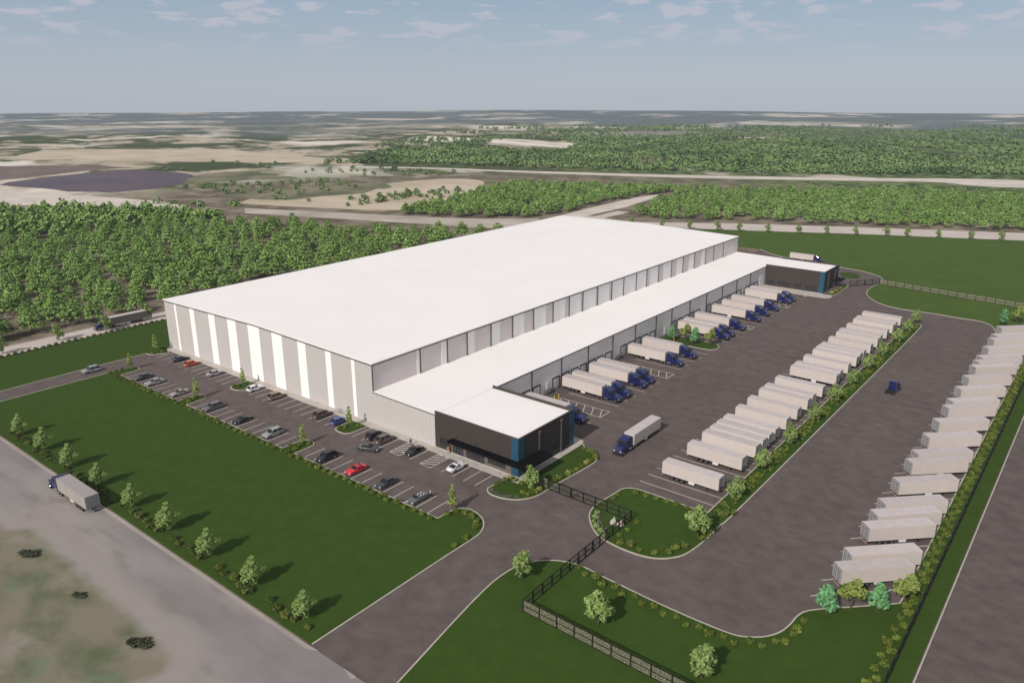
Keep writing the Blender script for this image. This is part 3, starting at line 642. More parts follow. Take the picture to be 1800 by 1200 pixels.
window(21.4, 23.75, 1.15, 2.95, yf, 2, 2)
yg = yf-.021
window(25.1, 28.0, 0.45, 2.9, yg, 3); window(29.0, 30.3, 0.45, 2.9, yg, 1)
for x0 in (30.45, 31.5):
    d = MB(); d.box(x0, x0+.95, yg-.03, yg, 0.4, 2.75, GLASS); dd = d.build('glass_door', wh)
    f = MB()
    for xx in (x0, x0+.88): f.box(xx, xx+.07, yg-.07, yg-.031, 0.4, 2.8, MULL)
    f.box(x0+.07, x0+.88, yg-.07, yg-.031, 2.72, 2.8, MULL); f.build('door_frame', dd)
    h = MB(); h.box(x0+.75 if x0 < 31 else x0+.15, x0+.79 if x0 < 31 else x0+.19, yg-.12, yg-.071, 1.2, 1.9, CHROME); h.build('door_handle', dd)
window(32.6, 33.9, 0.45, 2.9, yg, 1); window(35.05, 39.6, 1.15, 2.65, yg, 4)
# wrap-around canopy
cz = 3.42
b = MB(); b.box(25.0, 46.4, -1.9, -.14, cz, cz+.42, CANOPY); b.box(43.02, 46.4, -.14, 7.0, cz, cz+.42, CANOPY); cn = b.build('canopy', wh)
b = MB()
for x in (26.5, 32, 38): b.obox((x, -1.5, cz+.3), (x, -.08, cz+1.3), .06, .06, CANOPY)
b.build('canopy_stay', cn)
xe = 42.951
windowx(2.3, 4.2, 0.5, 2.9, xe, 2); windowx(5.0, 6.6, 0.5, 2.9, xe, 2)
windowx(11.2, 13.8, 1.2, 2.95, xe, 2, 2); windowx(16.0, 17.7, 1.2, 2.8, xe, 2, 2)
for y, z0 in ((6.95, 3.75), (14.85, .4)):
    b = MB(); b.box(42.96, 43.2, y-.13, y+.13, z0, 7.6, STEEL); b.box(42.96, 43.35, y-.3, y+.3, 7.6, 8.15, STEEL); b.build('downspout', wh)
for x0, x1, nx in ((21.1, 23.8, 3), (25.3, 30.2, 6), (31.9, 34.5, 3), (36.1, 40.8, 6)): window(x0, x1, .85, 2.65, 190.68, nx, 2)
windowx(193.5, 194.6, .8, 2.6, xe, 1, 1); windowx(197, 198.2, .8, 2.6, xe, 1, 1); windowx(200.8, 202.2, .8, 2.6, xe, 1, 1)
b = MB(); b.box(43.02, 46.0, 203.0, 208.6, 3.3, 3.6, CANOPY); b.build('canopy', wh)
for y in (196, 204):
    b = MB(); b.box(42.96, 43.2, y-.13, y+.13, .4, 7.6, STEEL); b.build('downspout', wh)

# dock stairs, bollards, bike rack
def stairs(y, lab):
    t = thing('dock_stairs', lab, 'stairs', (20.0, y, 0), 0, 'steel stairs at the dock doors')
    b = MB()
    for k in range(5): b.box(0.1, 1.3, -k*0.32-0.32, -k*0.32, 0.9-(k+1)*.17, 0.95-(k+1)*.17, STEEL)
    b.box(0.1, 1.3, 0, 1.5, .85, .92, STEEL)
    for x in (.15, 1.25):
        for yy in (0.05, 1.45): b.box(x-.04, x+.04, yy-.04, yy+.04, .1, .85, STEEL)
    b.build('steps', t); r = MB()
    r.obox((1.3, 1.5, 1.9), (1.3, 0, 1.9), .06, .06, STEEL); r.obox((1.3, 0, 1.9), (1.3, -1.6, 1.05), .06, .06, STEEL); r.obox((1.3, 1.5, 1.4), (1.3, 0, 1.4), .05, .05, STEEL)
    for yy in (0, .75, 1.5): r.box(1.27, 1.33, yy-.03, yy+.03, .9, 1.92, STEEL)
    r.box(1.27, 1.33, -1.6, -1.54, .1, 1.07, STEEL)
    r.build('handrail', t); return t
for k, y in enumerate((41.4, 76.4)): stairs(y, ['dark steel stairs up to the dock door nearest the front office', 'dark steel stairs by the white door behind the third parked truck'][k])
def bollard(x, y, m, lab):
    t = thing('bollard', lab, 'bollard', (x, y, .07), 0, 'bollards beside the dock lanes')
    b = MB(); b.cyl((0, 0, 0), (0, 0, 1.15), .14, .14, m, 12); b.cyl((0, 0, 1.15), (0, 0, 1.24), .14, .05, m, 12); b.build('post', t)
    b = MB(); b.cyl((0, 0, .8), (0, 0, .92), .143, .143, BLACK, 12); b.build('band', t)
for x, y, m, l in ((24.6, 38.3, YEL, 'left yellow bollard of the pair at the first hatched dock lane'), (24.8, 39.9, YEL, 'right yellow bollard of the pair at the first hatched dock lane'),
                   (24.9, 72.0, YEL, 'lone yellow bollard at the hatched lane behind the fourth truck'), (25.6, 101.4, ORG, 'orange bollard among the trees of the dock island')): bollard(x, y, m, l)
t = thing('bike_rack', 'dark metal hoop rack on the walkway against the striped warehouse wall', 'bike rack', (-12.2, -1.0, .2))
for dx in (0, .9):
    b = MB(); pts = [(dx, 0, 0), (dx, 0, .95)] + [(dx+.3-.3*math.cos(a), 0, .95+.3*math.sin(a)) for a in [math.pi*k/6 for k in range(1, 6)]] + [(dx+.6, 0, .95), (dx+.6, 0, 0)]
    for p, q in zip(pts[:-1], pts[1:]): b.cyl(p, q, .045, .045, STEEL, 6)
    b.build('hoop', t)

# ------------------------------------------------------------------ fences and gates
def chain_mat(name, wire, back, dens):
    m = bpy.data.materials.new(name); m.use_nodes = True; t = m.node_tree; b = t.nodes['Principled BSDF']; b.inputs['Roughness'].default_value = .7
    c = t.nodes.new('ShaderNodeTexCoord'); n = t.nodes.new('ShaderNodeTexNoise'); n.inputs['Scale'].default_value = 5.5; n.inputs['Detail'].default_value = 3
    t.links.new(c.outputs['Object'], n.inputs['Vector']); cr = t.nodes.new('ShaderNodeValToRGB'); cr.color_ramp.elements[0].position = .4; cr.color_ramp.elements[0].color = (*back, 1); cr.color_ramp.elements[1].position = .62; cr.color_ramp.elements[1].color = (*wire, 1)
    t.links.new(n.outputs['Fac'], cr.inputs[0]); t.links.new(cr.outputs[0], b.inputs['Base Color'])
    n2 = t.nodes.new('ShaderNodeTexNoise'); n2.inputs['Scale'].default_value = 9; n2.inputs['Detail'].default_value = 2; t.links.new(c.outputs['Object'], n2.inputs['Vector'])
    g = t.nodes.new('ShaderNodeMath'); g.operation = 'GREATER_THAN'; g.inputs[1].default_value = 1-dens; r = t.nodes.new('ShaderNodeMapRange'); r.inputs['From Min'].default_value = .25; r.inputs['From Max'].default_value = .75
    t.links.new(n2.outputs['Fac'], r.inputs['Value']); t.links.new(r.outputs[0], g.inputs[0]); t.links.new(g.outputs[0], b.inputs['Alpha']); return m
MESH_K = chain_mat('fence_mesh', (.36, .35, .24), (.10, .09, .06), .5)
MESH_D = chain_mat('fence_mesh_dark', (.16, .19, .10), (.04, .05, .02), .32)
FH = 2.15
def fence(a, b_, lab, mesh, step=3.2, z=.2, name='chainlink_fence', frame=FENCEM, pw=.19, cap=True):
    a = Vector((*a, 0)); b_ = Vector((*b_, 0)); d = b_-a; Ln = d.length; n = max(1, round(Ln/step)); rz = math.atan2(d.y, d.x)
    t = thing(name, lab, 'fence', (a.x, a.y, z), rz, 'black framed fence around the trailer yard')
    for k in range(n+1 if cap else n):
        p = MB(); x = Ln*k/n; p.box(x-pw/2, x+pw/2, -pw/2, pw/2, 0, FH, frame); p.build('post', t)
    r = MB()
    for zz in (.08, FH/2, FH-.04): r.box(0, Ln, -.05, .05, zz-.065, zz+.065, frame)
    r.build('rail', t)
    m = MB(); m.box(0, Ln, -.006, .006, .1, FH-.05, mesh); m.build('mesh_panel', t); return t
def gate(a, b_, lab):
    a = Vector((*a, 0)); b_ = Vector((*b_, 0)); d = b_-a; Ln = d.length; rz = math.atan2(d.y, d.x)
    t = thing('gate', lab, 'gate', (a.x, a.y, .1), rz, 'black steel gates across the drives')
    for x0, x1 in ((0, Ln/2-.06), (Ln/2+.06, Ln)):
        g = MB()
        for zz in (.12, FH): g.box(x0, x1, -.06, .06, zz-.08, zz+.08, FENCEM)
        for k in range(3):
            xx = x0+(x1-x0)*k/2; xx = min(max(xx, x0+.05), x1-.05); g.box(xx-.09, xx+.09, -.09, .09, .1, FH+.05, FENCEM)
        g.obox((x0+.05, 0, .12), ((x0+x1)/2, 0, FH), .08, .08, FENCEM); g.obox((x1-.05, 0, .12), ((x0+x1)/2, 0, FH), .05, .05, FENCEM); g.obox((x0, 0, FH/2), (x1, 0, FH/2), .1, .1, FENCEM)
        l = g.build('gate_leaf', t); m = MB(); m.box(x0, x1, -.005, .005, .12, FH, MESH_D); m.build('mesh_panel', l)
        w = MB()
        for xx in (x0+.4, x1-.4): w.cyl((xx, -.05, .0), (xx, .05, .0), .12, .12, BLACK, 10)
        w.build('roller', l)
fence((45.3, 0.3), (50.3, 0.1), 'short fence from the office corner behind the leafy young tree', MESH_K)
gate((50.3, .1), (61.5, -.1), 'black steel gate standing across the drive next to the dark front office')
fence((61.5, -.1), (69.2, -.2), 'fence section from the office gate to the corner by the white boulders', MESH_D, 2.6)
fence((69.2, -.2), (69.15, -8.5), 'fence section on the island running from the corner toward the yard gate', MESH_D, 2.1, cap=False)
gate((69.15, -8.5), (69.2, -17.4), 'black steel gate standing across the trailer yard entrance')
fence((69.2, -17.4), (69.6, -32.9), 'fence run crossing the lawn from the yard gate to the sharp corner', MESH_D, 2.6, cap=False)
fence((69.6, -32.9), (116.5, -33.6), 'khaki mesh fence along the near lawn behind the lone round tree', MESH_K, 3.15)
FENCE_S = fence((116.5, -33.6), (116.5, 214), 'long dark fence inside the green strip between the yard and the east road', MESH_D, 3.1, cap=False)
fence((116.5, 213), (55.77, 221.37), 'khaki mesh fence crossing the far lawn beyond the trailer yard', MESH_K, 3.2)
gate((55.77, 221.37), (47.4, 210.2), 'far gate across the drive beside the far dark office')

# ------------------------------------------------------------------ trailers and tractors
def wheel(name, par, x, y, z, r, w, rimm=RIM):
    b = MB(); b.cyl((0, -w/2, 0), (0, w/2, 0), r, r, BLACK, 14); t = b.build(name, par); t.location = (x, y, z)
    c = MB(); s = 1 if y > 0 else -1
    c.cyl((0, s*w*.45, 0), (0, s*(w*.5+.012), 0), r*.55, r*.5, rimm, 10); c.build('rim', t); return t
def trailer_parts(root, x0, x1, pale=True):
    """box trailer along x, rear at x0, nose at x1"""
    h0, h1, w = .95, 3.5, 1.29
    b = MB(); b.box(x0, x1, -w, w, h0, h1-.04, TRAILER); body = b.build('trailer_box', root, bevel=.04)
    b = MB(); b.box(x0+.03, x1-.03, -w+.03, w-.03, h1-.04, h1+.02, TROOF)
    for k in range(1, 12):
        xx = x0+(x1-x0)*k/12; b.box(xx-.02, xx+.02, -w+.05, w-.05, h1+.02, h1+.03, TROOF)
    b.build('trailer_roof', root)
    b = MB(); xr = x0-.03; t = .09
    for y0, y1 in ((-w, -w+t), (-t/2, t/2), (w-t, w)): b.box(xr-.02, xr+.03, y0, y1, h0, h1, TFRAME)
    for z0 in (h0, h1-t): b.box(xr-.02, xr+.03, -w, w, z0, z0+t, TFRAME)
    for y in (-.75, -.35, .35, .75): b.box(xr-.05, xr-.02, y-.02, y+.02, h0+.05, h1-.05, CHASS)
    for z in (1.3, 2.0, 2.8): b.box(xr-.04, xr-.02, -w, w, z, z+.03, CHASS)
    for y0, y1 in ((-w+t, -t/2), (t/2, w-t)): b.box(xr, xr+.02, y0, y1, h0+t, h1-t, TDOOR)
    b.build('rear_door', root)
    b = MB(); b.box(x0+.1, x1-.2, -.45, .45, h0-.2, h0-.002, CHASS); b.box(x0+1.6, x0+5.6, -.7, .7, h0-.35, h0-.2, CHASS); b.build('chassis', root)
    b = MB(); b.box(x0-.12, x0, -1.15, 1.15, .42, .54, TFRAME)
    for y in (-.7, .7): b.box(x0-.08, x0+.02, y-.05, y+.05, .5, h0-.2, TFRAME)
    b.build('rear_bumper', root)
    for y in (-1.0, 1.0):
        b = MB(); b.box(x0-.07, x0-.02, y-.13, y+.13, .98-.18, .98-.04, TAILL); b.build('tail_light', root)
    for k in range(3):
        for s in (-1, 1): wheel('trailer_wheel', root, x0+2.2+k*1.15, s*1.05, .47, .47, .4, STEEL)
    for s in (-1, 1):
        b = MB(); y0, y1 = (s*.82, s*1.2) if s > 0 else (s*1.2, s*.82)
        b.box(x0+5.9, x0+7.1, y0, y1, .42, .92, WHITEBOX); b.box(x0+6.0, x0+7.0, min(s*1.2, s*1.215), max(s*1.2, s*1.215), .75, .8, STEEL); b.build('side_box', root)
    for s in (-1, 1):
        b = MB(); b.box(x1-2.6, x1-2.45, s*.75-.06, s*.75+.06, .2, h0-.2, CHASS); b.box(x1-2.7, x1-2.35, s*.75-.15, s*.75+.15, .1, .2, CHASS); b.build('landing_leg', root)
    return body
def front_frame(root, x1):
    b = MB(); h0, h1, w, t = .95, 3.5, 1.29, .08
    for y0, y1 in ((-w, -w+t), (w-t, w)): b.box(x1+.002, x1+.05, y0, y1, h0, h1, TFRAME)
    for z0 in (h0, h1-t): b.box(x1+.002, x1+.05, -w+t, w-t, z0, z0+t, TFRAME)
    b.box(x1+.002, x1+.012, -w+t, w-t, h0+t, h1-t, TDOOR); b.box(x1+.02, x1+.08, -.5, .5, 1.0, 1.35, CHASS)
    b.build('front_wall', root)
def tractor_parts(root, x0):
    """conventional sleeper tractor, cab back at x0, nose towards +x"""
    L_ = 4.3; B = TRUCKB
    b = MB(); b.prism([(x0+2.3, .75), (x0+L_-.12, .55), (x0+L_, .85), (x0+L_-.03, 1.3), (x0+L_-.22, 1.6), (x0+3.2, 1.86), (x0+2.3, 1.98)], -1.02, 1.02, B, [1, .95, .92, .88, .86, .96, 1]); b.build('hood', root, bevel=.09)
    b = MB(); b.prism([(x0, .8), (x0+2.35, .75), (x0+2.45, 1.9), (x0+2.12, 2.72), (x0+1.75, 2.98), (x0+.9, 3.32), (x0, 3.4)], -1.2, 1.2, B, [1, 1, .98, .91, .93, .88, .88]); cab = b.build('cab', root, bevel=.1)
    b = MB(); b.face([(x0+2.17, -.88, 2.74), (x0+2.17, .88, 2.74), (x0+2.5, .98, 1.98), (x0+2.5, -.98, 1.98)][::-1], CARGLASS); b.build('windshield', cab)
    b = MB(); b.prism([(x0+2.12, 2.74), (x0+2.42, 2.70), (x0+2.38, 2.80), (x0+2.0, 2.86)], -1.0, 1.0, CHASS); b.build('sun_visor', cab)
    for s in (-1, 1):
        b = MB(); y = s*1.21; q = [(x0+1.3, y, 1.85), (x0+2.28, y*.995, 1.85), (x0+2.02, y*.94, 2.55), (x0+1.3, y*.95, 2.55)]
        b.face(q if s < 0 else q[::-1], CARGLASS); b.build('side_window', cab)
        b = MB(); b.obox((x0+2.3, s*1.1, 2.3), (x0+2.4, s*1.42, 2.35), .04, .04, CHASS); b.box(x0+2.33, x0+2.41, min(s*1.36, s*1.54), max(s*1.36, s*1.54), 1.95, 2.45, CHASS); b.build('mirror', root)
        b = MB(); y0, y1 = sorted((s*.6, s*.9)); b.box(x0+L_-.12, x0+L_+.0, y0, y1, .98, 1.2, HEADL); b.build('headlight', root)
        b = MB(); b.cyl((x0+.1, s*.98, .68), (x0+1.3, s*.98, .68), .27, .27, CHROME, 14); b.build('fuel_tank', root)
        b = MB(); b.cyl((x0-.1, s*1.0, .9), (x0-.1, s*1.0, 3.3), .065, .065, CHROME, 8); b.build('exhaust_stack', root)
        f = MB(); pts = [(x0+3.45+.66*math.cos(math.pi*k/8), .48+.66*math.sin(math.pi*k/8)) for k in range(9)]
        f.prism(pts, min(s*.8, s*1.2), max(s*.8, s*1.2), B); f.build('fender', root, bevel=.05)
        wheel('front_wheel', root, x0+3.45, s*1.08, .47, .47, .3, CHROME)
        for xx in (x0-.55, x0-1.6): wheel('drive_wheel', root, xx, s*.98, .47, .47, .5, CHROME)
    b = MB(); b.box(x0+L_-.02, x0+L_+.04, -.5, .5, .72, 1.35, CHROME)
    for k in range(5): b.box(x0+L_+.04, x0+L_+.055, -.46, .46, .8+k*.11, .84+k*.11, CHASS)
    b.build('grille', root)
    b = MB(); b.box(x0+L_-.25, x0+L_+.1, -1.16, 1.16, .32, .6, CHASS); b.build('bumper', root, bevel=.06)
    b = MB(); b.box(x0-2.1, x0+2.6, -.42, .42, .55, .8, CHASS); b.cyl((x0-1.1, 0, .8), (x0-1.1, 0, .9), .5, .5, CHASS, 14); b.build('chassis_frame', root)

trl = thing('box_trailer', 'x', 'trailer', (0, 0, 0), 0, 'pale box trailers parked beside the median'); trailer_parts(trl, 0, 12.2); front_frame(trl, 12.2)
semi = thing('semi_truck', 'x', 'semi truck', (0, 0, 0), 0, 'semi trucks backed up to the dock'); trailer_parts(semi, 0, 12.2); tractor_parts(semi, 12.2+.55)
bob = thing('truck_tractor', 'blue truck tractor without a trailer driving through the trailer yard', 'truck', (0, 0, 0)); tractor_parts(bob, 0)
ZP = .08
used = False
for k, i in enumerate((0, 3, 5, 6, 7, 8, 10, 12, 14, 15, 17, 20, 21, 23, 25, 26, 27, 29, 31, 32, 34, 36, 37, 39)):
    y = 19.9+3.64*i; lab = 'pale box trailer beside the planted median, %s from the near end of its row' % ordw(k+1)
    if k == 0: trl.location = (65.45, y, ZP); trl['label'] = lab
    else: dup(trl, (65.45+random.uniform(-.08, .1), y+random.uniform(-.12, .12), ZP), random.uniform(-.004, .004), lab)
for k, i in enumerate((0, 1, 3, 4, 5, 7, 9, 10, 12, 14, 16, 17, 19, 21, 23, 24, 25, 27, 29, 30, 32)):
    # rear left corner sits at (103.35, 4.6+5.18i); trailer points 45 degrees into the bay
    fx, fy = 103.55, 4.3+5.175*i; c, s = math.cos(R(45)), math.sin(R(45))
    dup(trl, (fx + s*1.29, fy - c*1.29, ZP), R(45)+random.uniform(-.006, .006), 'angled pale box trailer by the fence strip, %s from the near end of its row' % ordw(k+1), 'angled pale box trailers along the fence strip')
dock_y = (31.1, 47.5, 51.7, 60.2, 64.5, 81.5, 90.1, 113.0, 117.3, 125.7, 138.6, 147.2, 155.7, 168.4, 172.8)
wn = ['blue semi truck at the dock, mostly hidden behind the front office']
for k, y in enumerate(dock_y):
    lab = wn[0] if k == 0 else 'blue semi truck with pale trailer at the dock, %s beyond the front office' % ordw(k)
    if k == 0: semi.location = (21.45, y, ZP); semi['label'] = lab
    else: dup(semi, (21.45+random.uniform(-.15, .15), y+random.uniform(-.08, .08), ZP), random.uniform(-.004, .004), lab)
dup(semi, (53.35, 38.3, ZP), R(-90), 'blue semi truck with pale trailer driving across the yard toward the gate', 'semi trucks on the move')
dup(semi, (-10.9, -59.75, .05), R(180), 'semi truck with trailer darkened for dim light on the grey road beside the front lawn', 'semi trucks on the move', None, {TRAILER: mat('dimmed_trailer_skin', (.33, .305, .28), .5, var=.05, scale=.35), TROOF: mat('dimmed_trailer_roof', (.33, .30, .295), .6, var=.05, scale=.5)})  # trailer skin and roof colours dimmed to paint in weaker light
dup(semi, (-127.6, 10.6, .05), R(-92), 'semi truck with shade-darkened trailer on the pale road in front of the woods', 'semi trucks on the move', None, {TRAILER: mat('shaded_trailer_skin', (.15, .14, .125), .6, var=.05, scale=.35)})  # pale trailer skin darkened so its side is painted as shaded
dup(semi, (9.8, 248.6, .08), R(0), 'semi truck with pale trailer on the back drive behind the far office', 'semi trucks on the move', .88)
bob.location = (90.2, 97.5, ZP); bob.rotation_euler = (0, 0, R(84)); bob.scale = (.9, .9, .9)

# ------------------------------------------------------------------ cars
def paint(name, col, metal=0.25): return mat('paint_'+name, col, .32, metal=metal, spec=.5, coat=.7)
SEATM = mat('seat_leather', (.38, .37, .36), .6)
def car(kind, P, label, loc, rz, group='cars in the parking lot'):
    t = thing({'sedan': 'sedan_car', 'suv': 'suv_car', 'coupe': 'coupe_car', 'hatch': 'hatchback_car', 'open': 'convertible_car'}[kind], label, 'car', loc, rz, group)
    k = {'sedan': (4.9, .93, 1.45), 'suv': (4.85, .97, 1.75), 'coupe': (4.8, .95, 1.3), 'hatch': (4.4, .92, 1.5), 'open': (4.9, .95, 1.35)}[kind]
    L_, w, H = k; h = L_/2; belt = .95 if kind != 'suv' else 1.08
    if kind in ('coupe', 'open'): belt = .86
    # lower body: side profile with wheel arches, x forward
    wr = .34 if kind != 'suv' else .38; fx, rx = h-.92, -h+.95
    def arch(cx): return [(cx+(wr+.07)*math.cos(a), .28+(wr+.09)*math.sin(a)) for a in [math.pi*j/6 for j in range(7)]]
    prof = [(-h+.05, .30), (-h, .55), (-h+.03, belt-.12), (-h+.18, belt)]
    prof += [(-h+.9, belt+.03), (.2, belt+.02), (h-1.35, belt-.03)] + [(h-.5, belt-.14), (h-.12, belt-.28), (h, .52), (h-.06, .28)]
    prof += arch(fx) + arch(rx)
    prof = [(-h+.05, .30)] + prof[1:11] + [(fx+wr+.07, .28)] + arch(fx)[1:-1] + [(fx-wr-.07, .28), (rx+wr+.07, .28)] + arch(rx)[1:-1] + [(rx-wr-.07, .28)]
    b = MB(); ws = []
    for x, z in prof: ws.append((1 - .10*max(0, (abs(x)-(h-.7))/.7)) * (1 if z < belt-.05 else .95))
    b.prism(prof, -w, w, P, ws); b.build('body', t, bevel=.035)
    # greenhouse
    if kind == 'sedan': gb = (-h+.75, h-1.55); gt = (-h+1.45, h-2.35)
    elif kind == 'suv': gb = (-h+.1, h-1.35); gt = (-h+.72, h-2.0)
    elif kind == 'hatch': gb = (-h+.15, h-1.3); gt = (-h+.75, h-2.05)
    else: gb = (-h+.7, h-1.6); gt = (-h+1.75, h-2.5)
    g0 = belt; g1 = H-.05; wb, wt = w*.93, w*.74
    if kind != 'open':
        def ring(fr): # interpolated ring at fraction
            return (gb[0]+(gt[0]-gb[0])*fr, gb[1]+(gt[1]-gb[1])*fr, wb+(wt-wb)*fr, g0+(g1-g0)*fr)
        a = ring(0); c = ring(1)
        b = MB(); A = [(a[0], -a[2], a[3]), (a[1], -a[2], a[3]), (a[1], a[2], a[3]), (a[0], a[2], a[3])]; C = [(c[0], -c[2], c[3]), (c[1], -c[2], c[3]), (c[1], c[2], c[3]), (c[0], c[2], c[3])]
        for i in range(4): j = (i+1) % 4; b.face([A[i], A[j], C[j], C[i]], CARGLASS)
        b.build('windows', t)
        b = MB(); b.v += [(C[0][0]-.06, C[0][1]-.03, g1), (C[1][0]+.08, C[1][1]-.03, g1-.02), (C[2][0]+.08, C[2][1]+.03, g1-.02), (C[3][0]-.06, C[3][1]+.03, g1), (C[0][0]+.12, -wt*.86, H+.02), (C[1][0]-.12, -wt*.86, H), (C[2][0]-.12, wt*.86, H), (C[3][0]+.12, wt*.86, H+.02)]
        for f in [(0, 3, 2, 1), (4, 5, 6, 7), (0, 1, 5, 4), (1, 2, 6, 5), (2, 3, 7, 6), (3, 0, 4, 7)]: b.f.append(f); b.m.append(b.mi(P))
        for i in range(4): b.obox(A[i], C[i], .09, .09, P)
        xm = (gb[0]+gb[1])/2 - .1
        for s in (-1, 1): b.obox((xm, s*wb*1.0, g0), (xm, s*wt*1.01, g1), .08, .05, P)
        b.build('roof', t)
    else:
        b = MB(); b.box(-1.35, .85, -.72, .72, belt+.0, belt+.045, mat('interior_dark', (.03, .028, .03), .8)); b.build('cockpit', t)
        for x in (-.1, -.95):
            for s in (-.38, .38):
                b = MB(); b.box(x-.22, x+.2, s-.2, s+.2, belt+.046, belt+.1, SEATM); b.box(x-.3, x-.2, s-.19, s+.19, belt+.1, belt+.34, SEATM); b.build('seat', t, bevel=.03)
        b = MB(); b.obox((.95, -.8, belt+.02), (.55, -.68, H), .06, .04, P); b.obox((.95, .8, belt+.02), (.55, .68, H), .06, .04, P); b.face([(.95, -.78, belt+.03), (.95, .78, belt+.03), (.56, .66, H), (.56, -.66, H)], CARGLASS); b.obox((.55, -.68, H), (.55, .68, H), .05, .05, P); b.build('windshield', t)
    for x in (fx, rx):
        for s in (-1, 1): wheel('wheel', t, x, s*(w-.1), wr, wr, .24)
    for s in (-1, 1):
        y0, y1 = sorted((s*w*.55, s*w*.86))
        b = MB(); b.box(h-.16, h-.01, y0, y1, belt-.34, belt-.22, HEADL); b.build('headlight', t)
        b = MB(); b.box(-h-.015, -h+.1, y0, y1, belt-.26, belt-.1, TAILL); b.build('taillight', t)
        b = MB(); y0, y1 = sorted((s*w*.94, s*(w+.17))); b.box(h-1.95, h-1.78, y0, y1, belt+.02, belt+.16, P); b.build('mirror', t, bevel=.02)
    b = MB(); b.box(h-.02, h+.012, -.42, .42, .42, .56, BLACK); b.build('grille', t)
    b = MB(); b.box(-h-.012, -h+.03, -.26, .26, .52, .64, WHITEBOX); b.build('number_plate', t)
    return t
SY = -18.9; NY = -4.7; dn = R(-90); up_ = R(90)
P_BLK = paint('black', (.012, .012, .014)); P_GRY = paint('charcoal', (.05, .052, .055)); P_SIL = paint('silver', (.42, .42, .43), .5); P_BGE = paint('champagne', (.42, .385, .35), .4)
P_WHT = paint('white', (.78, .78, .79), 0); P_RED = paint('red', (.62, .012, .02), 0); P_ORG = paint('orange', (.55, .09, .02), 0); P_NVY = paint('navy', (.015, .018, .05)); P_BLU = paint('blue', (.03, .085, .33))
P_TAN = paint('tan', (.27, .19, .12), .4); P_BRN = paint('brown', (.115, .075, .055), .4); P_MGR = paint('midgrey', (.17, .17, .18), .5); P_OLV = paint('olive', (.14, .12, .095), .4)
CZ = .08
cars = [
 ('sedan', P_GRY, 'black sedan in the lawn side row, the farthest left parked there', (-72.32, -18.75), dn),
 ('sedan', P_SIL, 'grey silver sedan beside the farthest left black sedan', (-66.17, -19.09), dn),
 ('coupe', P_BGE, 'champagne coupe parked just before the first planted island', (-53.24, -19.21), dn),
 ('suv', P_MGR, 'grey wagon with dark windows just past the first planted island', (-37.99, -18.81), dn),
 ('coupe', P_BLK, 'black coupe with pale roof trim in the lawn side row', (-25.39, -18.92), dn),
 ('suv', P_SIL, 'light silver SUV nosed up to the lawn kerb', (-13.29, -19.03), dn),
 ('suv', P_BLK, 'black pickup sized SUV just past the second planted island', (5.33, -18.86), dn),
 ('coupe', P_RED, 'bright red coupe in the lawn side row', (15.24, -19.40), dn),
 ('sedan', P_GRY, 'dark grey sedan between the red coupe and the open convertible', (24.61, -19.31), dn),
 ('open', P_MGR, 'grey open convertible with white seats near the row end', (33.89, -19.22), dn),
 ('sedan', P_NVY, 'very dark navy sedan parked by the wall left of the orange car', (-77.57, -5.05), up_),
 ('hatch', P_ORG, 'orange hatchback parked nose in by the warehouse wall', (-71.99, -4.37), up_),
 ('sedan', P_SIL, 'silver sedan alone in the middle of the wall side row', (-59.15, -4.88), up_),
 ('hatch', P_WHT, 'white hatchback just past the first wall side island', (-40.88, -4.80), up_),
 ('suv', P_TAN, 'tan SUV next to the white hatchback at the wall', (-31.64, -4.77), up_),
 ('suv', P_BRN, 'brown SUV by the wall left of the blue hatchback', (-13.53, -4.75), up_),
 ('hatch', P_BLU, 'blue hatchback just before the second wall side island', (-7.27, -4.93), up_),
 ('suv', P_BLK, 'black SUV tight beside the brown green SUV at the wall', (6.40, -4.93), up_),
 ('suv', P_OLV, 'brown green SUV with red tail lamps beside the black SUV', (9.24, -4.96), up_),
 ('coupe', P_BLK, 'black car parked between the two hatched walkways', (18.33, -5.04), dn),
 ('coupe', P_WHT, 'white coupe parked in front of the dark office', (30.45, -5.23), up_),
]
for kd, pt, lab, (x, y), rz in cars:
    # settle each car in the middle of its own bay
    if y < -12: y = -18.75; base = (-79.97 if x < -49 else (-42.75 if x < -4 else 1.05)); pitch = 3.077
    else: y = -4.75; base = (-86.4+.0 if x < -49 else (-42.75 if x < -4 else 1.05)); pitch = 3.14 if x < -49 else 3.083
    x = base + (math.floor((x-base)/pitch)+.5)*pitch
    car(kd, pt, lab, (x, y+random.uniform(-.2, .2), CZ), rz+random.uniform(-.02, .02))
a = Vector((7.22, -11.00)); c = Vector((11.51, -9.39)); d = c-a
car('sedan', P_GRY, 'dark grey sedan driving down the aisle between the parked rows', (*((a+c)/2), CZ), math.atan2(d.y, d.x), 'cars on the move')
car('suv', P_SIL, 'pale silver SUV driving along the left side drive', (-88.9, -25.2, CZ), R(-92), 'cars on the move')

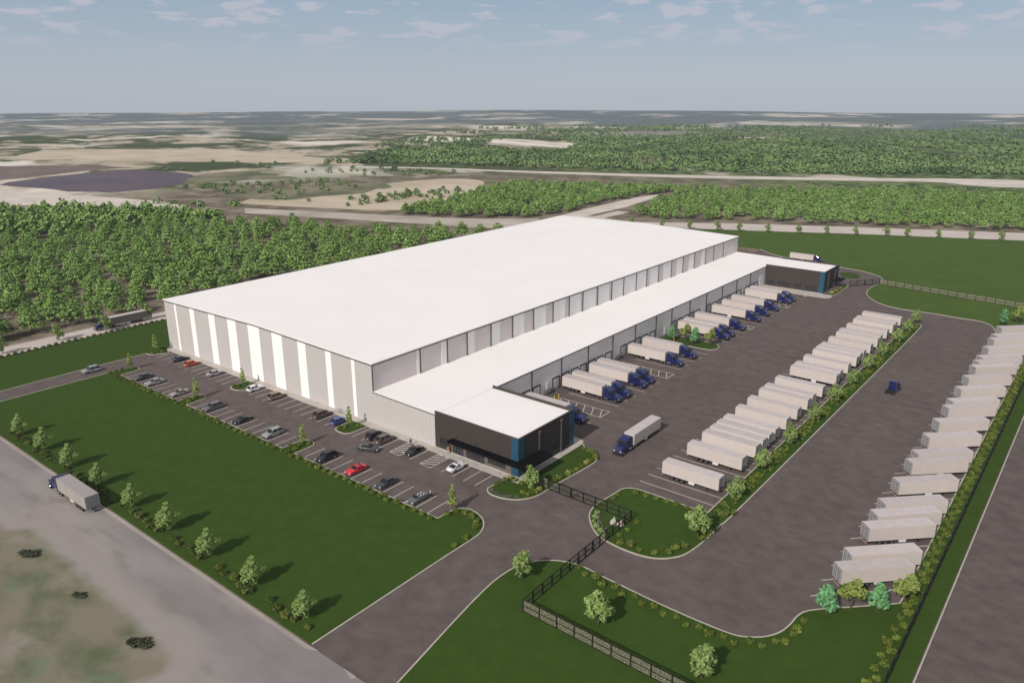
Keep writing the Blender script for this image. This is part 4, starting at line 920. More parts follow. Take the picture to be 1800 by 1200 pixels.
# ------------------------------------------------------------------ people
SKIN = mat('skin', (.42, .25, .17), .6); HAIR = mat('hair', (.03, .02, .015), .7)
def skinmesh(name, verts, edges, radii, m, par, sub=1):
    me = bpy.data.meshes.new(name); me.from_pydata(verts, edges, []); me.materials.append(m)
    o_ = bpy.data.objects.new(name, me); COL.objects.link(o_)
    if par: o_.parent = par
    md = o_.modifiers.new('skin', 'SKIN'); md.use_smooth_shade = True
    for i, r in enumerate(radii): me.skin_vertices[0].data[i].radius = (r, r)
    me.skin_vertices[0].data[0].use_root = True
    s = o_.modifiers.new('sub', 'SUBSURF'); s.levels = sub; s.render_levels = sub
    return o_
def person(label, loc, rz, top, legs, stride=.22, arm=.1):
    v = []; e = []; r = []
    def p(x, y, z, rad, fr=None):
        v.append((x, y, z)); r.append(rad)
        if fr is not None: e.append((fr, len(v)-1))
        return len(v)-1
    pel = p(0, 0, .95, .14); wst = p(.01, 0, 1.1, .125, pel); ch = p(.01, 0, 1.32, .15, wst); nk = p(.02, 0, 1.5, .055, ch); hd = p(.04, 0, 1.6, .085, nk); hd2 = p(.04, 0, 1.72, .075, hd); nose = p(.14, 0, 1.63, .016, hd)
    ends = []
    for s in (-1, 1):
        hp = p(0, s*.1, .88, .095, pel); kn = p(s*stride*.5, s*.11, .5, .062, hp); an = p(s*stride*.7, s*.11, .09, .042, kn); p(s*stride*.7+.17, s*.12, .04, .035, an)
        sh = p(0, s*.2, 1.42, .065, ch); el = p(-s*arm, s*.27, 1.14, .045, sh); wr = p(-s*arm+.08, s*.28, .9, .03, el); pa = p(-s*arm+.1, s*.28, .82, .034, wr)
        for q, ln_ in zip((-.03, -.01, .01, .03), (.06, .075, .07, .055)): m1 = p(-s*arm+.1+q, s*.28, .77, .009, pa); p(-s*arm+.11+q, s*.275, .77-ln_, .008, m1)
        p(-s*arm+.15, s*.27, .79, .009, pa)
    body = skinmesh('person', v, e, r, SKIN, None)
    body.location = loc; body.rotation_euler = (0, 0, rz); tag(body, label, 'person')
    sv = [(0, 0, .93), (.01, 0, 1.12), (.01, 0, 1.32), (.015, 0, 1.46)]; se = [(0, 1), (1, 2), (2, 3)]; sr = [.15, .145, .17, .08]
    for s in (-1, 1):
        sv += [(0, s*.2, 1.42), (-s*arm, s*.27, 1.14), (-s*arm+.05, s*.275, .99)]; n_ = len(sv); se += [(2, n_-3), (n_-3, n_-2), (n_-2, n_-1)]; sr += [.08, .06, .05]
    skinmesh('jacket', sv, se, sr, top, body)
    tv = [(0, 0, .96)]; te = []; tr = [.15]
    for s in (-1, 1): tv += [(0, s*.1, .86), (s*stride*.5, s*.11, .5), (s*stride*.7, s*.11, .12)]; n_ = len(tv); te += [(0, n_-3), (n_-3, n_-2), (n_-2, n_-1)]; tr += [.112, .08, .065]
    skinmesh('trousers', tv, te, tr, legs, body)
    skinmesh('hair', [(.02, 0, 1.66), (.02, 0, 1.76), (-.03, 0, 1.68)], [(0, 1), (0, 2)], [.088, .078, .07], HAIR, body)
C_ORG = mat('cloth_orange', (.55, .27, .08), .9); C_DRK = mat('cloth_dark', (.02, .022, .03), .9); C_WHT = mat('cloth_white', (.7, .7, .68), .9); C_TAN = mat('cloth_tan', (.5, .36, .24), .9)
person('person in orange top and tan trousers on the walk outside the office', (*(24.23, -0.71), .2), R(-30), C_ORG, C_TAN)
person('person in dark clothes behind the black car between hatched walkways', (*(14.80, -2.78), .08), R(150), C_DRK, C_DRK)
person('person in white top standing behind the open convertible', (*(34.38, -16.60), .08), R(200), C_WHT, C_DRK)

# ------------------------------------------------------------------ vegetation
rng = np.random.default_rng(5)
def leaf_cloud(centers, radii, n, size, squash=1.0, up=.35, layered=0.0):
    """n small quads scattered through lumps (ellipsoids): returns verts (n*4,3)"""
    centers = np.array(centers, float); radii = np.array(radii, float); w = radii**2; w = w/w.sum()
    k = rng.choice(len(centers), n, p=w); d = rng.normal(size=(n, 3)); d /= np.linalg.norm(d, axis=1)[:, None]
    rad = radii[k]*(0.55+0.5*rng.random(n)**.6)
    c = centers[k] + d*rad[:, None]*np.array([1, 1, squash])
    nrm = d*0.8 + rng.normal(size=(n, 3))*.55; nrm[:, 2] = nrm[:, 2]*(1-layered) + up + layered; nrm /= np.linalg.norm(nrm, axis=1)[:, None]
    a = np.cross(nrm, rng.normal(size=(n, 3))); a /= np.linalg.norm(a, axis=1)[:, None]; b_ = np.cross(nrm, a)
    s = size*(0.6+0.8*rng.random(n))[:, None]
    return np.stack([c-a*s*.5-b_*s*.35, c+a*s*.5-b_*s*.25, c+a*s*.55+b_*s*.35, c-a*s*.45+b_*s*.3], 1).reshape(-1, 3)
def quad_mesh(name, V, m):
    n = len(V)//4; me = bpy.data.meshes.new(name); me.vertices.add(len(V)); me.vertices.foreach_set('co', V.astype(np.float32).ravel())
    me.loops.add(len(V)); me.loops.foreach_set('vertex_index', np.arange(len(V), dtype=np.int32)); me.polygons.add(n); me.polygons.foreach_set('loop_start', np.arange(0, len(V), 4, dtype=np.int32))
    try: me.polygons.foreach_set('loop_total', np.full(n, 4, dtype=np.int32))
    except Exception: pass
    me.materials.append(m); me.update(calc_edges=True); return me
def make_tree(name, label, cat, group, crown, trunkspec, m):
    t = thing(name, label, cat, (0, 0, 0), 0, group)
    o_ = bpy.data.objects.new('crown', crown); COL.objects.link(o_); o_.parent = t
    b = MB(); H, r, limbs = trunkspec
    b.cyl((0, 0, 0), (0, 0, H*.5), r, r*.75, BARK, 7, False); b.cyl((0, 0, H*.5), (.1, .05, H), r*.75, r*.3, BARK, 7, False)
    for a_, z, l in limbs: b.cyl((0, 0, z), (math.cos(a_)*l, math.sin(a_)*l, z+l*.9), r*.45, r*.15, BARK, 5, False)
    b.build('trunk', t); return t
# forest tree: broad, tiered crown about 9 m across
def forest_cloud(n, size):
    cs = []; rs = []
    for z, rr, num in ((3.6, 3.1, 7), (5.3, 2.6, 6), (7.1, 1.9, 5), (8.7, .9, 3), (9.6, .1, 1)):
        o_ = rng.random()*6.28
        for k in range(num):
            a_ = o_+2*math.pi*k/num+rng.normal()*.25; q = rr*(.8+.3*rng.random()); cs.append((q*math.cos(a_), q*math.sin(a_), z+rng.normal()*.3)); rs.append(1.55 if z < 8 else 1.15)
    cs.append((0, 0, 5)); rs.append(2)
    return leaf_cloud(cs, rs, n, size, .55, .5, .25)
FV = [forest_cloud(640, .74) for _ in range(5)]
FVM = [forest_cloud(300, 1.08) for _ in range(5)]
FVL = [forest_cloud(150, 1.6) for _ in range(4)]
ftrees = [make_tree('forest_tree', 'x', 'tree', 'broad green trees of the woods around the warehouse', quad_mesh('crown', v_, LF_FOR), (7, .24, [(.5, 2.6, 1.8), (2.6, 3.0, 1.7), (4.6, 2.8, 1.8)]), LF_FOR) for v_ in FV]
def inpoly(x, y, P):
    c = False; n = len(P); j = n-1
    for i in range(n):
        if (P[i][1] > y) != (P[j][1] > y) and x < (P[j][0]-P[i][0])*(y-P[i][1])/(P[j][1]-P[i][1])+P[i][0]: c = not c
        j = i
    return c
def scatter(P, step, jit, drop=0.0):
    xs = [p[0] for p in P]; ys = [p[1] for p in P]; o_ = []; y = min(ys); row = 0
    while y < max(ys):
        x = min(xs) + (row % 2)*step/2
        while x < max(xs):
            px, py = x+random.uniform(-jit, jit), y+random.uniform(-jit, jit)
            if inpoly(px, py, P) and random.random() > drop: o_.append((px, py))
            x += step
        y += step*.87; row += 1
    return o_
def visible(x, y, m=14):
    v_ = cam_inv @ Vector((x, y, 5)); 
    if v_.z > -1: return False
    return abs(v_.x/-v_.z) < (900/1361)*1.0+m/(-v_.z) and v_.y/-v_.z > -(600/1361)-m/(-v_.z)
bpy.context.view_layer.update(); cam_inv = cam.matrix_world.inverted()
F1 = [(-137.5, -60), (-137.5, 225), (-147.67, 189.16), (-161.83, 186.49), (-211.35, 165.16), (-276.26, 142.86), (-348.09, 132.76), (-397.58, 102.48), (-431.91, 72.16), (-480, 60), (-420, -60)]
F3 = [(-131, 330), (-93.62, 314.75), (-52.95, 338.79), (4.96, 366.31), (85.79, 403.59), (110, 415), (100, 640), (68.56, 559.21), (10.88, 550.26), (-39.33, 523.48), (-110.72, 475.76), (-142.63, 424.04), (-132.42, 395.66), (-121.67, 321.70)]
F2 = [(-236.51, 227.41), (-195.99, 241.91), (-161.54, 272.16), (-155.64, 307.16), (-161.25, 357.61), (-159.44, 402.27), (-154.16, 432.27), (-115.65, 476.41), (-209.32, 425.65), (-272.85, 395.12), (-264.43, 349.14), (-243.86, 288.29)]
pts = [(x, y, 'l') for x, y in scatter(F1, 9.6, 2.8, .06)] + [(x, y, 'r') for x, y in scatter(F3, 8.8, 2.6, .06)] + [(x, y, 'm') for x, y in scatter(F2, 7.0, 2.4, .03)]
pts = [p for p in pts if visible(p[0], p[1], 70) and not (p[0] > -137 and p[0] < 5 and p[1] < 212)]
# the warehouse hides the trees right behind it
def hidden(x, y):
    C_ = cam.location; T = Vector((x, y, 7.5)); d = T-C_
    if d.x >= 0: return False
    s = (W0-C_.x)/d.x; yy = C_.y+d.y*s; zz = C_.z+d.z*s
    return 0 < yy < LEN and zz < 15 and x < W0
behind = [p for p in pts if hidden(p[0], p[1]) or not visible(p[0], p[1], 6)]
pts = [p for p in pts if p not in set(behind)]
pts.sort(key=lambda p: (p[0]-CX)**2+(p[1]-CY)**2)
FLAB = 'broad green tree in the dense woods beyond the warehouse roads'
for k, (x, y, w_) in enumerate(pts[:300]):
    src = ftrees[k % 5]; sc_ = random.uniform(.74, 1.02)*(1 if w_ == 'l' else .78)
    if k < 5: t = src; t.location = (x, y, 0); t.rotation_euler = (0, 0, random.random()*6.28); t.scale = (sc_, sc_, sc_*.82); t['label'] = FLAB
    else: dup(src, (x, y, 0), random.random()*6.28, FLAB, None, (sc_, sc_, sc_*random.uniform(.7, .95)))
def mass(name, P, clouds, m, s0, s1, zoff=0.0, zs=1.0):
    out = []
    for x, y in P:
        v_ = clouds[rng.integers(len(clouds))]; a_ = rng.random()*6.28; s = s0+(s1-s0)*rng.random(); ca, sa = math.cos(a_)*s, math.sin(a_)*s
        q = np.empty_like(v_); q[:, 0] = v_[:, 0]*ca-v_[:, 1]*sa+x; q[:, 1] = v_[:, 0]*sa+v_[:, 1]*ca+y; q[:, 2] = v_[:, 2]*s*zs+zoff; out.append(q)
    me = quad_mesh(name, np.concatenate(out), m); o_ = bpy.data.objects.new(name, me); COL.objects.link(o_); return tag(o_, kind='stuff')
LF_MASS = mat('woods_leaves', (0.11, 0.20, 0.036), .8, spec=.2, col2=(0.255, 0.385, 0.11), scale=.12, detail=6)
rest = pts[300:] + behind
dist = lambda p: math.hypot(p[0]-CX, p[1]-CY)
tag(mass('woods', [(p[0], p[1]) for p in rest if dist(p) < 480 and p[2] == 'l'], FV, LF_MASS, .72, 1.0, zs=.84), 'dense mass of the farther broad green trees in the woods', 'woods')
tag(mass('woods', [(p[0], p[1]) for p in rest if p[2] != 'l'], FVM, LF_MASS, .6, .84, zs=.88), 'dense green woods across the far pale road', 'woods')
tag(mass('woods', [(p[0], p[1]) for p in rest if dist(p) >= 480 and p[2] == 'l'], FVL, LF_MASS, .74, 1.05), 'dense green woods stretching away behind the warehouse', 'woods')
# far-off woods as bumps
LF_FARW = mat('far_woods_leaves', (0.06, 0.115, 0.034), .9, spec=.1, col2=(0.20, 0.285, 0.10), scale=.012, detail=6)
FAR = [leaf_cloud([(0, 0, 2.2), (1.6, .8, 1.9)], [2.5, 2.0], 26, 1.9, .8, .6, .3) for _ in range(4)]
from mathutils import noise as mnoise
clump = lambda x, y: mnoise.noise(Vector((x*.006, y*.006, 3.1))) + .5*mnoise.noise(Vector((x*.02, y*.02, 7.7)))
farP = []
Q1 = [(-561.80, 424.71), (-466.09, 500.70), (-374.93, 523.50), (-268.21, 570.17), (-168.87, 613.61), (-79.14, 664.75), (70.88, 783.90), (27.16, 1323.90), (-227.52, 1191.28), (-448.78, 1052.85), (-607.93, 965.46), (-660.06, 812.52), (-656.22, 631.37)]
farP += [p for p in scatter(Q1, 8.6, 4, .12) if clump(*p) > -.24]
Q2 = [(-692.19, 602.83), (-667.57, 708.78), (-661.58, 884.00), (-535.33, 1023.07), (24.58, 1355.82), (-28.80, 2015.17), (-576.78, 1580.71), (-870.59, 1347.77), (-961.29, 1077.45)]
farP += [p for p in scatter(Q2, 17, 9, .3) if clump(*p) > -.05]
tag(mass('far_woods', [p for p in farP if visible(p[0], p[1])], FAR, LF_FARW, .8, 1.5), 'far scrubby woods fading toward the horizon', 'woods')
scr = []
for poly, st, dr in (([(-474.88, 209.88), (-391.73, 217.75), (-358.80, 265.29), (-365.34, 316.58), (-428.49, 320.01), (-467.44, 266.85)], 14, .35), ([(-369.07, 207.67), (-304.22, 222.43), (-256.78, 246.41), (-282.71, 276.27), (-337.49, 248.55)], 12, .45), ([(-496.44, 346.67), (-394.48, 382.53), (-369.60, 447.40), (-453.09, 438.25), (-510.97, 384.79)], 13, .35), ([(-659.42, 330.15), (-556.60, 363.68), (-590.52, 401.90), (-673.33, 371.86)], 16, .5), ([(-633.04, 273.16), (-572.57, 286.21), (-593.63, 304.46), (-652.56, 295.20)], 14, .5), ([(-314.70, 250.86), (-263.52, 291.51), (-276.03, 349.02), (-308.11, 337.56)], 10, .3), ([(-392.41, 152.36), (-337.29, 182.44), (-348.62, 194.22), (-405.64, 163.46)], 9, .3)):
    scr += scatter(poly, st, 6, dr)
tag(mass('scrub', scr, FAR, LF_FARW, .55, 1.0), 'dark scrub patches on the sandy land to the left', 'scrub')

# young trees
def puff_cloud(spec, n, size, squash=.85): return leaf_cloud([s[:3] for s in spec], [s[3] for s in spec], n, size, squash, .4)
YA = puff_cloud([(0, 0, 4.1, 1.25), (.3, .2, 5.2, .85), (-.9, -.3, 3.2, 1.0), (.5, -.8, 3.0, .9), (1.5, .9, 3.1, .65), (-.6, .9, 3.6, .9), (-.8, -.9, 2.0, .8), (.2, -.2, 2.4, .9), (-.4, .3, 1.2, .7), (.7, -.7, 1.5, .6)], 900, .34)
YB = puff_cloud([(0, 0, 3.6, 1.2), (-1.0, .2, 3.0, 1.0), (.9, -.5, 2.7, .9), (.2, .9, 2.9, .9), (0, -.3, 4.6, .8), (1.4, .6, 2.4, .6), (-.6, -.9, 2.2, .75), (.5, .3, 1.3, .7), (-.7, .4, 1.4, .6)], 900, .34)
YC = puff_cloud([(0, 0, 3.0, .7), (0, .1, 4.0, .55), (.1, 0, 2.1, .75), (0, 0, 4.9, .32), (-.4, .2, 1.6, .55), (.4, -.3, 1.7, .5)], 260, .34)
YD = puff_cloud([(0, 0, 2.7, 1.15), (.2, .1, 3.7, .9), (-.5, .4, 1.9, 1.0), (.5, -.5, 1.8, 1.0), (0, 0, 4.5, .5)], 520, .4)
YE = puff_cloud([(-1.0, 0, 3.0, 1.0), (1.0, .2, 3.0, 1.05), (0, .6, 3.9, 1.0), (.1, -.8, 2.8, .95), (-.4, .2, 4.5, .6), (.9, .6, 4.0, .6), (-1.2, -.5, 2.3, .6)], 560, .42)
tA = make_tree('young_tree', 'x', 'tree', 'young trees along the front lawn', quad_mesh('crown', YA, LF_YNG), (4.5, .11, [(.6, 1.8, 1.3), (3.6, 2.0, 1.1)]), LF_YNG)
tB = make_tree('young_tree', 'x', 'tree', 'young trees on the lawns around the trailer yard', quad_mesh('crown', YB, LF_YNG), (4.0, .11, [(.6, 1.6, 1.3), (3.6, 1.7, 1.1)]), LF_YNG)
tC = make_tree('slender_tree', 'x', 'tree', 'slender bright trees on the parking islands', quad_mesh('crown', YC, LF_BRT), (3.8, .07, []), LF_BRT)
tD = make_tree('bluish_tree', 'x', 'tree', 'bluish green rounded trees', quad_mesh('crown', YD, LF_BLU), (3.6, .1, []), LF_BLU)
tE = make_tree('olive_tree', 'x', 'tree', 'olive green spreading trees', quad_mesh('crown', YE, LF_OLV), (3.6, .12, [(.3, 1.4, 1.4), (3.4, 1.4, 1.3)]), LF_OLV)
class Proto:
    def __init__(s, root): s.root = root; s.n = 0
    def put(s, x, y, lab, scale=1.0, z=.2, group=None, rz=None, rnd=None):
        rnd = (.08 if s.root.type == 'EMPTY' else .22) if rnd is None else rnd
        rz = random.random()*6.28 if rz is None else rz; q = scale*random.uniform(1-rnd, 1+rnd)
        if s.n == 0:
            o_ = s.root; o_.location = (x, y, z); o_.rotation_euler = (0, 0, rz); o_.scale = (q,)*3; o_['label'] = lab
            KIDS[s.root.name] = list(s.root.children)
            if group: o_['group'] = group
        else: o_ = dup(s.root, (x, y, z), rz, lab, group, q)
        s.n += 1; return o_
pA, pB, pC, pD, pE = map(Proto, (tA, tB, tC, tD, tE))
for k, x in enumerate((-58.5, -46.0, -33.2, -20.2, -6.9, 6.3, 19.3, 32.2, 45.2)):
    if k < 9: pA.put(x, -54.6, 'young leafy tree at the front lawn edge, %s from the left' % ordw(k+1), .9, rz=.3+random.uniform(-.3, .3))
pB.put(*(64.37, -26.34), 'young tree beside the drive just outside the corner fence', 1.0, group='young trees on the lawns around the trailer yard')
pB.put(*(80.20, -28.57), 'wide young tree alone on the lawn behind the khaki fence', 1.12)
pB.put(*(96.92, -29.18), 'young tree at the bottom of the lawn below the yard kerb', 1.05)
pB.put(*(48.03, -2.31), 'bright young tree in the planting bed at the office corner', 1.0)
pB.put(*(81.10, 2.57), 'young tree on the tip of the entrance island', 1.25)
for k, y in enumerate((19.0, 34.0, 49.8, 66.0, 81.0, 95.9, 110.8, 126.1, 142.3, 156.5, 168.8)):
    pB.put(80.6+random.uniform(-.2, .3), y, 'young tree in the planted median between trailers, %s from the near end' % ordw(k+1), .95, group='young trees in the planted median')
for k, (x, y) in enumerate(((-126.15, -34.53), (-126.43, -18.49), (-125.08, -4.25), (-127.67, 11.48))):
    pA.put(x, y, 'small green tree beside the pale west road, %s from the left' % ordw(k+1), .95, .05, 'small trees along the pale west road')
BACKT = [(-96.07, 284.76), (-78.74, 289.72), (-64.28, 295.07), (-49.87, 300.52), (-38.84, 304.56), (-25.03, 310.88), (-10.46, 317.89), (2.10, 325.61), (15.56, 331.84), (29.08, 340.38), (38.82, 343.76), (52.45, 350.30), (66.81, 357.48), (79.79, 363.63)]
for k in range(14):
    x, y = BACKT[k]; pA.put(x, y, 'small round tree by the far pale road, %s from the left' % ordw(k+1), .95, .05, 'small trees along the far pale road')
for (x, y), lab in (((-91.69, -5.11), 'slender tree on the island at the warehouse left corner'), ((-82.3, -17.5), 'slender tree on the island where the left drive meets the parking lot'), ((-47.6, -17.6), 'slender tree on the first lawn side parking island'), ((-3.9, -17.6), 'slender tree on the second lawn side parking island'),
                    ((-46.3, -5.0), 'slender tree on the first island against the striped wall'), ((-3.2, -5.0), 'slender tree on the second island against the striped wall'), ((41.22, -17.71), 'slender tree at the parking row end beside the drive')):
    pC.put(x, y, lab, 1.0)
for (x, y), lab in (((24.6, 102.0), 'bluish rounded tree on the dock island nearest the wall'), ((32.0, 102.6), 'bluish rounded tree in the middle of the dock island'), ((105.59, -5.06), 'bluish rounded tree at the left end of the group below the angled trailers'), ((111.41, 0.25), 'bluish rounded tree third in the group below the angled trailers'), ((103.72, 185.85), 'bluish rounded tree at the far corner behind the angled trailers')):
    pD.put(x, y, lab, 1.08)
for (x, y), lab in (((28.3, 103.6), 'olive spreading tree on the dock island behind the bluish ones'), ((36.3, 104.2), 'olive spreading tree at the outer end of the dock island'), ((108.20, -1.79), 'olive spreading tree second in the group below the angled trailers'), ((114.24, 4.58), 'olive spreading tree at the right of the group below the angled trailers'), ((107.12, 190.25), 'olive spreading tree at the far corner beyond the bluish tree')):
    pE.put(x, y, lab, 1.15)

# shrubs
def shrub_proto(name, lab, cat, group, m, r, n, size, flat=.75):
    V_ = leaf_cloud([(0, 0, r*.45), (r*.3, r*.2, r*.5), (-r*.3, -.1, r*.4)], [r*.8, r*.6, r*.55], n, size, flat, .5)
    V_[:, 2] = np.maximum(V_[:, 2], .01); me = quad_mesh(name, V_, m); o_ = bpy.data.objects.new(name, me); COL.objects.link(o_); tag(o_, lab, cat, group); return Proto(o_)
sK = shrub_proto('shrub', 'x', 'shrub', 'low shrubs along the parking kerb', LF_SHR, .78, 150, .26)
sH = shrub_proto('shrub', 'x', 'shrub', 'dark shrubs along the lawn edges', LF_SHD, .85, 150, .28)
sP = shrub_proto('shrub', 'x', 'shrub', 'pale shrubs', LF_PAL, .75, 90, .34)
sY = shrub_proto('grass_tuft', 'x', 'grass tuft', 'yellow grass tufts in the planting beds', LF_YEL, .85, 90, .34, 1.0)
def along(P, step, off=0.0):
    o_ = []; d = 0; acc = 0
    for a_, b_ in zip(P[:-1], P[1:]):
        a_ = Vector(a_); b_ = Vector(b_); L_ = (b_-a_).length
        if L_ < 1e-6: continue
        n_ = Vector((-(b_-a_).y, (b_-a_).x))/L_
        while acc <= L_: q = a_+(b_-a_)*(acc/L_)+n_*off; o_.append((q.x, q.y)); acc += step
        acc -= L_
    return o_
row = [(-83.2+.0, -23.0)] + [(x, -22.6) for x in np.arange(-80.5, 41, 2.15)]
i = 0
for x, y in row:
    i += 1; sK.put(x+random.uniform(-.3, .3), y+random.uniform(-.35, .25), 'low green shrub along the parking kerb, %s from the left' % ordw(i), 1, .2)
for nm, x0 in (('first', -48.7), ('second', -5.1)):
    for j, (dx, dy) in enumerate(((-.3, -19.8), (1.0, -18.2), (1.9, -16.6), (.2, -17.2), (1.7, -20.0))): sK.put(x0+dx, dy, '%s shrub on the %s lawn side parking island' % (ordw(j+1), nm), .9, group='shrubs on the parking islands')
for nm, x0 in (('first', -47.8), ('second', -4.7)):
    for j, (dx, dy) in enumerate(((0, -6.8), (1.4, -6.4), (.6, -5.8), (2.6, -3.4), (3.4, -3.0))): sK.put(x0+dx, dy, '%s shrub on the %s island against the striped wall' % (ordw(j+1), nm), .75, group='shrubs on the parking islands')
i = 0
for x, y in along([(41.5, -19.5), (42.25, -17.42), (44.48, -17.20), (47.62, -18.25), (49.35, -21.02)], 1.9) + [(49.63, -23.61), (49.52, -26.43)]:
    i += 1; sK.put(x, y, 'low shrub rounding the lawn tip by the drive, %s along' % ordw(i), 1, group='shrubs on the lawn tip by the drive')
for j, (x, y) in enumerate(along([(-84.0, -22.5), (-83.3, -18), (-81.4, -16.6)], 1.6)): sK.put(x, y, 'shrub on the left drive island, %s along' % ordw(j+1), .85, group='shrubs on the left drive island')
for j, (x, y) in enumerate(along([(-90.45, -6.82), (-90, -3.4), (-93.0, -2.4)], 1.5)): sK.put(x, y, 'shrub at the warehouse left corner, %s along' % ordw(j+1), .8, group='shrubs at the warehouse left corner')
i = 0
for x in np.arange(-61, 49, 2.35):
    if i % 6 == 5: i += 1; continue
    i += 1; sH.put(x+random.uniform(-.35, .35), -55.6+random.uniform(-.5, .4), 'dark shrub between the young trees at the front lawn edge, %s from the left' % ordw(i), 1, .2)
i = 0
for y in np.arange(-40, 24, 1.9):
    i += 1; sH.put(-122.0+random.uniform(-.2, .2), y, 'dark hedge shrub along the pale west road, %s from the left' % ordw(i), .85, .15, 'hedge shrubs along the pale west road')
# yard kerb shrubs in a staggered double row
i = 0
kk = [(70.01, -18.47), (74.93, -19.11), (79.52, -19.42), (85.18, -19.75), (91.53, -19.89), (96.92, -19.55), (101.06, -17.33), (103.25, -14.36), (103.57, -11.29), (103.65, -8.62)]
for j, (x, y) in enumerate(along(kk, 1.85)):
    i += 1; o2 = (0 if j % 2 == 0 else -1.0); sK.put(x, y+o2*.8, 'low shrub below the yard kerb on the near lawn, %s from the left' % ordw(i), .95, group='low shrubs below the yard kerb')
for j, (x, y) in enumerate(along([(64.86, 9.34), (67.78, 9.95), (71.48, 10.11), (74.90, 10.40), (77.66, 10.21)], 2.1)): sK.put(x, y-.3, 'shrub along the upper kerb of the entrance island, %s from the left' % ordw(j+1), .85, group='shrubs on the entrance island')
for j, (x, y) in enumerate(along([(62.54, 6.35), (62.51, 4.09)], 1.8)): sK.put(x, y, 'shrub at the upper left kerb of the entrance island, %s along' % ordw(j+1), .85, group='shrubs on the entrance island')
for j, (x, y) in enumerate([(70.41, -0.14), (70.56, -3.44), (70.25, -6.05), (71.62, -7.95), (73.21, -7.37), (75.30, -7.71), (77.62, -6.95), (79.51, -5.24), (79.70, -3.33), (80.84, -1.75)]): sK.put(x, y, 'shrub along the lower kerb of the entrance island, %s from the left' % ordw(j+1), 1.0, group='shrubs on the entrance island')
for j, (x, y) in enumerate([(62.99, -1.72), (63.64, -3.51), (64.25, -5.04), (65.59, -6.18), (67.04, -6.95), (68.38, -7.77)]): sP.put(x, y, 'pale round shrub inside the fence corner, %s from the top' % ordw(j+1), .9, group='pale shrubs inside the fence corner')
# hedge in the green fence strip (two staggered rows)
i = 0
for k, y in enumerate(np.arange(-44, 126, 1.72)):
    i += 1; sK.put(115.0+(.35 if k % 2 else -.35)+random.uniform(-.15, .15), y, 'hedge shrub in the green strip beside the long fence, %s from the near end' % ordw(i), 1.0, group='hedge shrubs in the fence strip')
hedgeV = [leaf_cloud([(0, 0, .4)], [.8], 60, .36, .75, .5) for _ in range(3)]
hp = [(115.0+(.35 if k % 2 else -.35), y) for k, y in enumerate(np.arange(126.28, 206, 1.72))]
tag(mass('hedge', hp, hedgeV, LF_SHR, .9, 1.1, .2), 'far continuation of the hedge in the green fence strip', 'hedge')
mp_ = [(80.4+random.uniform(-.9, 1.4), random.uniform(12, 168)) for _ in range(330)] + [(81.5+random.uniform(-.8, 1.4), random.uniform(2, 14)) for _ in range(22)]
tag(mass('ground_cover', mp_, [leaf_cloud([(0, 0, .22)], [.55], 34, .3, .7, .5) for _ in range(3)], LF_SHR, .7, 1.2, .2), 'mixed low planting filling the median between the trailer rows', 'planting')
# office planting beds
for j, (x, y) in enumerate([(48.70, 19.10), (47.37, 19.11), (46.28, 18.97), (49.83, 18.25), (50.62, 16.80), (50.39, 14.92), (50.37, 11.92), (50.34, 10.27), (50.31, 8.64), (50.14, 7.24), (49.71, 5.02), (49.54, 3.67)]): sK.put(x, y, 'shrub edging the lawn beside the dark office, %s along' % ordw(j+1), .95, group='shrubs edging the office lawn')
for j, (x, y) in enumerate([(41.49, -2.43), (41.52, -3.93), (41.26, -5.04), (43.17, -1.40), (45.20, -1.60), (48.69, -4.66), (48.89, -3.64), (49.32, -2.73), (49.34, -1.27), (47.63, -4.36)]): sK.put(x, y, 'shrub in the rounded bed below the office corner, %s along' % ordw(j+1), .85, group='shrubs in the rounded office bed')
for (x, y), lab in (((41.85, -1.22), 'yellow grass tuft where the office walk ends'), ((49.30, -1.59), 'yellow grass tuft by the gate post in the rounded bed'), ((50.26, 13.81), 'yellow grass tuft nearest the drive in the office lawn edge'), ((50.00, 7.44), 'yellow grass tuft nearer the gate in the office lawn edge'),
                    ((45.6, 193.0), 'yellow grass tuft at the far office corner'), ((45.9, 197.5), 'yellow grass tuft in the middle of the far office bed'), ((46.0, 202), 'yellow grass tuft at the end of the far office bed')): sY.put(x, y, lab, .95)
for j, (x, y) in enumerate([(45.8, 192+1.9*k) for k in range(9)]): sK.put(x+.3, y+1, 'shrub beside the far dark office, %s from the near end' % ordw(j+1), .9, group='shrubs beside the far office')
GREYPL = leafmat('grey_planting', (.10, .095, .09), (.2, .19, .19), .05)
gp = along([(41.77, -7.58), (43.45, -7.69), (45.85, -7.48), (48.22, -6.02)], .7) + along([(63.37, -1.93), (64.45, -3.63), (65.76, -5.31), (67.18, -5.65)], .8)
tag(mass('ground_cover', gp, [leaf_cloud([(0, 0, .15)], [.45], 26, .25, .6, .5) for _ in range(2)], GREYPL, .7, 1.1, .2), 'low grey planting inside the kerb of the office bed and fence corner', 'planting')
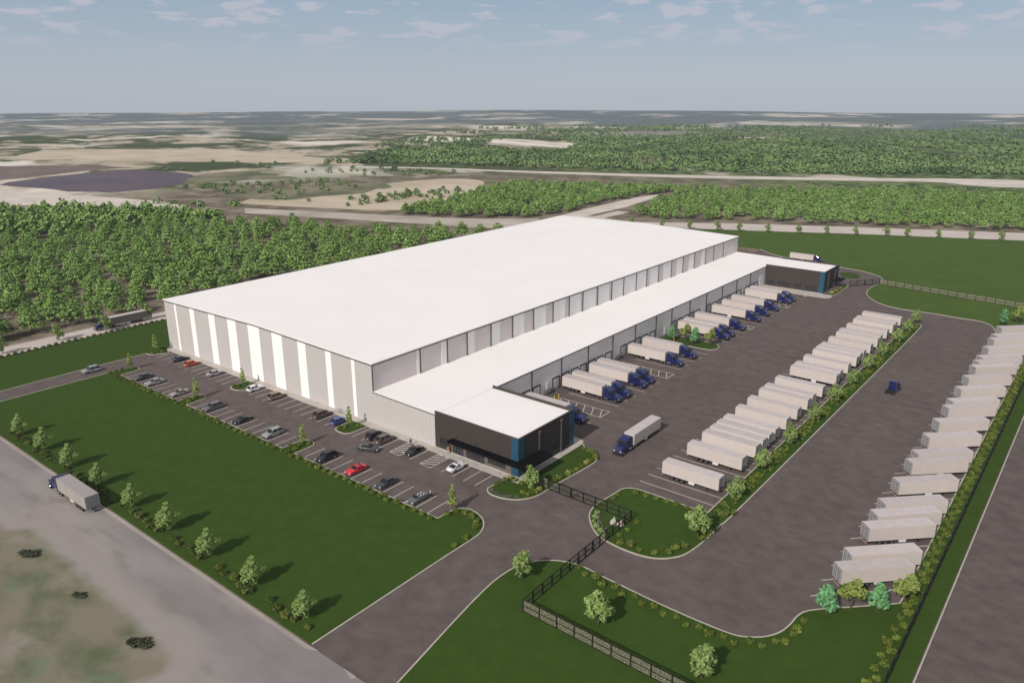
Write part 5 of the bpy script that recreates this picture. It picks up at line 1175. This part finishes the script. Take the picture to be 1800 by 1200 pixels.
# boulders
ROCK = mat('boulder_stone', (.42, .37, .32), .9, var=.25, scale=2.2, bump=.5)
for (x, y), sc3, lab in (((67.29, -3.12), (.6, .45, 1.15), 'tall pale boulder inside the fence corner'), ((68.64, -2.78), (.7, .5, .75), 'lower pale boulder right of the tall one at the fence corner')):
    bm = bmesh.new(); bmesh.ops.create_icosphere(bm, subdivisions=3, radius=1)
    for v_ in bm.verts:
        n_ = math.sin(v_.co.x*5+v_.co.z*3)*.08+math.sin(v_.co.y*7-v_.co.z*4)*.06; tz = max(0, v_.co.z); v_.co.x *= (1-.55*tz)*(1+n_); v_.co.y *= (1-.5*tz)*(1+n_); v_.co.z *= 1+n_
    me = bpy.data.meshes.new('boulder'); bm.to_mesh(me); bm.free(); me.materials.append(ROCK); o_ = bpy.data.objects.new('boulder', me); COL.objects.link(o_); o_.location = (x, y, .5); o_.scale = sc3; o_.rotation_euler = (0, .15, random.random()); tag(o_, lab, 'boulder', 'pale boulders at the fence corner')
# scrub clumps on the bottom left field
SCRUB = leafmat('scrub_leaves', (.028, .034, .018), (.07, .08, .045), .05)
for (x, y), s, lab in (((-5.42, -73.18), 1.0, 'dark flat scrub clump near the left edge of the bottom field'), ((12.96, -72.89), .65, 'small dark scrub clump in the middle of the bottom field'), ((31.08, -72.66), 1.0, 'dark scrub clump near the road bend in the bottom field')):
    V_ = leaf_cloud([(0, 0, .3), (1.3, .5, .25), (-1.3, -.3, .2), (.2, 1.0, .2)], [1.0, .8, .8, .7], 260, .4, .5, .8); V_[:, 2] = np.maximum(V_[:, 2], .02)
    me = quad_mesh('scrub_clump', V_, SCRUB); o_ = bpy.data.objects.new('scrub_clump', me); COL.objects.link(o_); o_.location = (x, y, .06); o_.scale = (s, s, s*.7); tag(o_, lab, 'bush')

# ------------------------------------------------------------------ haze
if HAZE_DENSITY > 0:
    hb = MB(); hb.box(CX-3300, CX+3300, CY-3300, CY+3300, -12.0, 82.0, None); hb.mats = []
    me = bpy.data.meshes.new('haze'); me.from_pydata(hb.v, [], hb.f); hm = bpy.data.materials.new('haze_air'); hm.use_nodes = True; ht = hm.node_tree; ht.nodes.clear()
    ho = ht.nodes.new('ShaderNodeOutputMaterial'); hv = ht.nodes.new('ShaderNodeVolumePrincipled'); hv.inputs['Color'].default_value = (.80, .88, 1.0, 1); hv.inputs['Density'].default_value = HAZE_DENSITY; hv.inputs['Anisotropy'].default_value = 0.0
    ht.links.new(hv.outputs[0], ho.inputs['Volume']); me.materials.append(hm); ho_ = bpy.data.objects.new('haze', me); COL.objects.link(ho_); tag(ho_, kind='stuff')
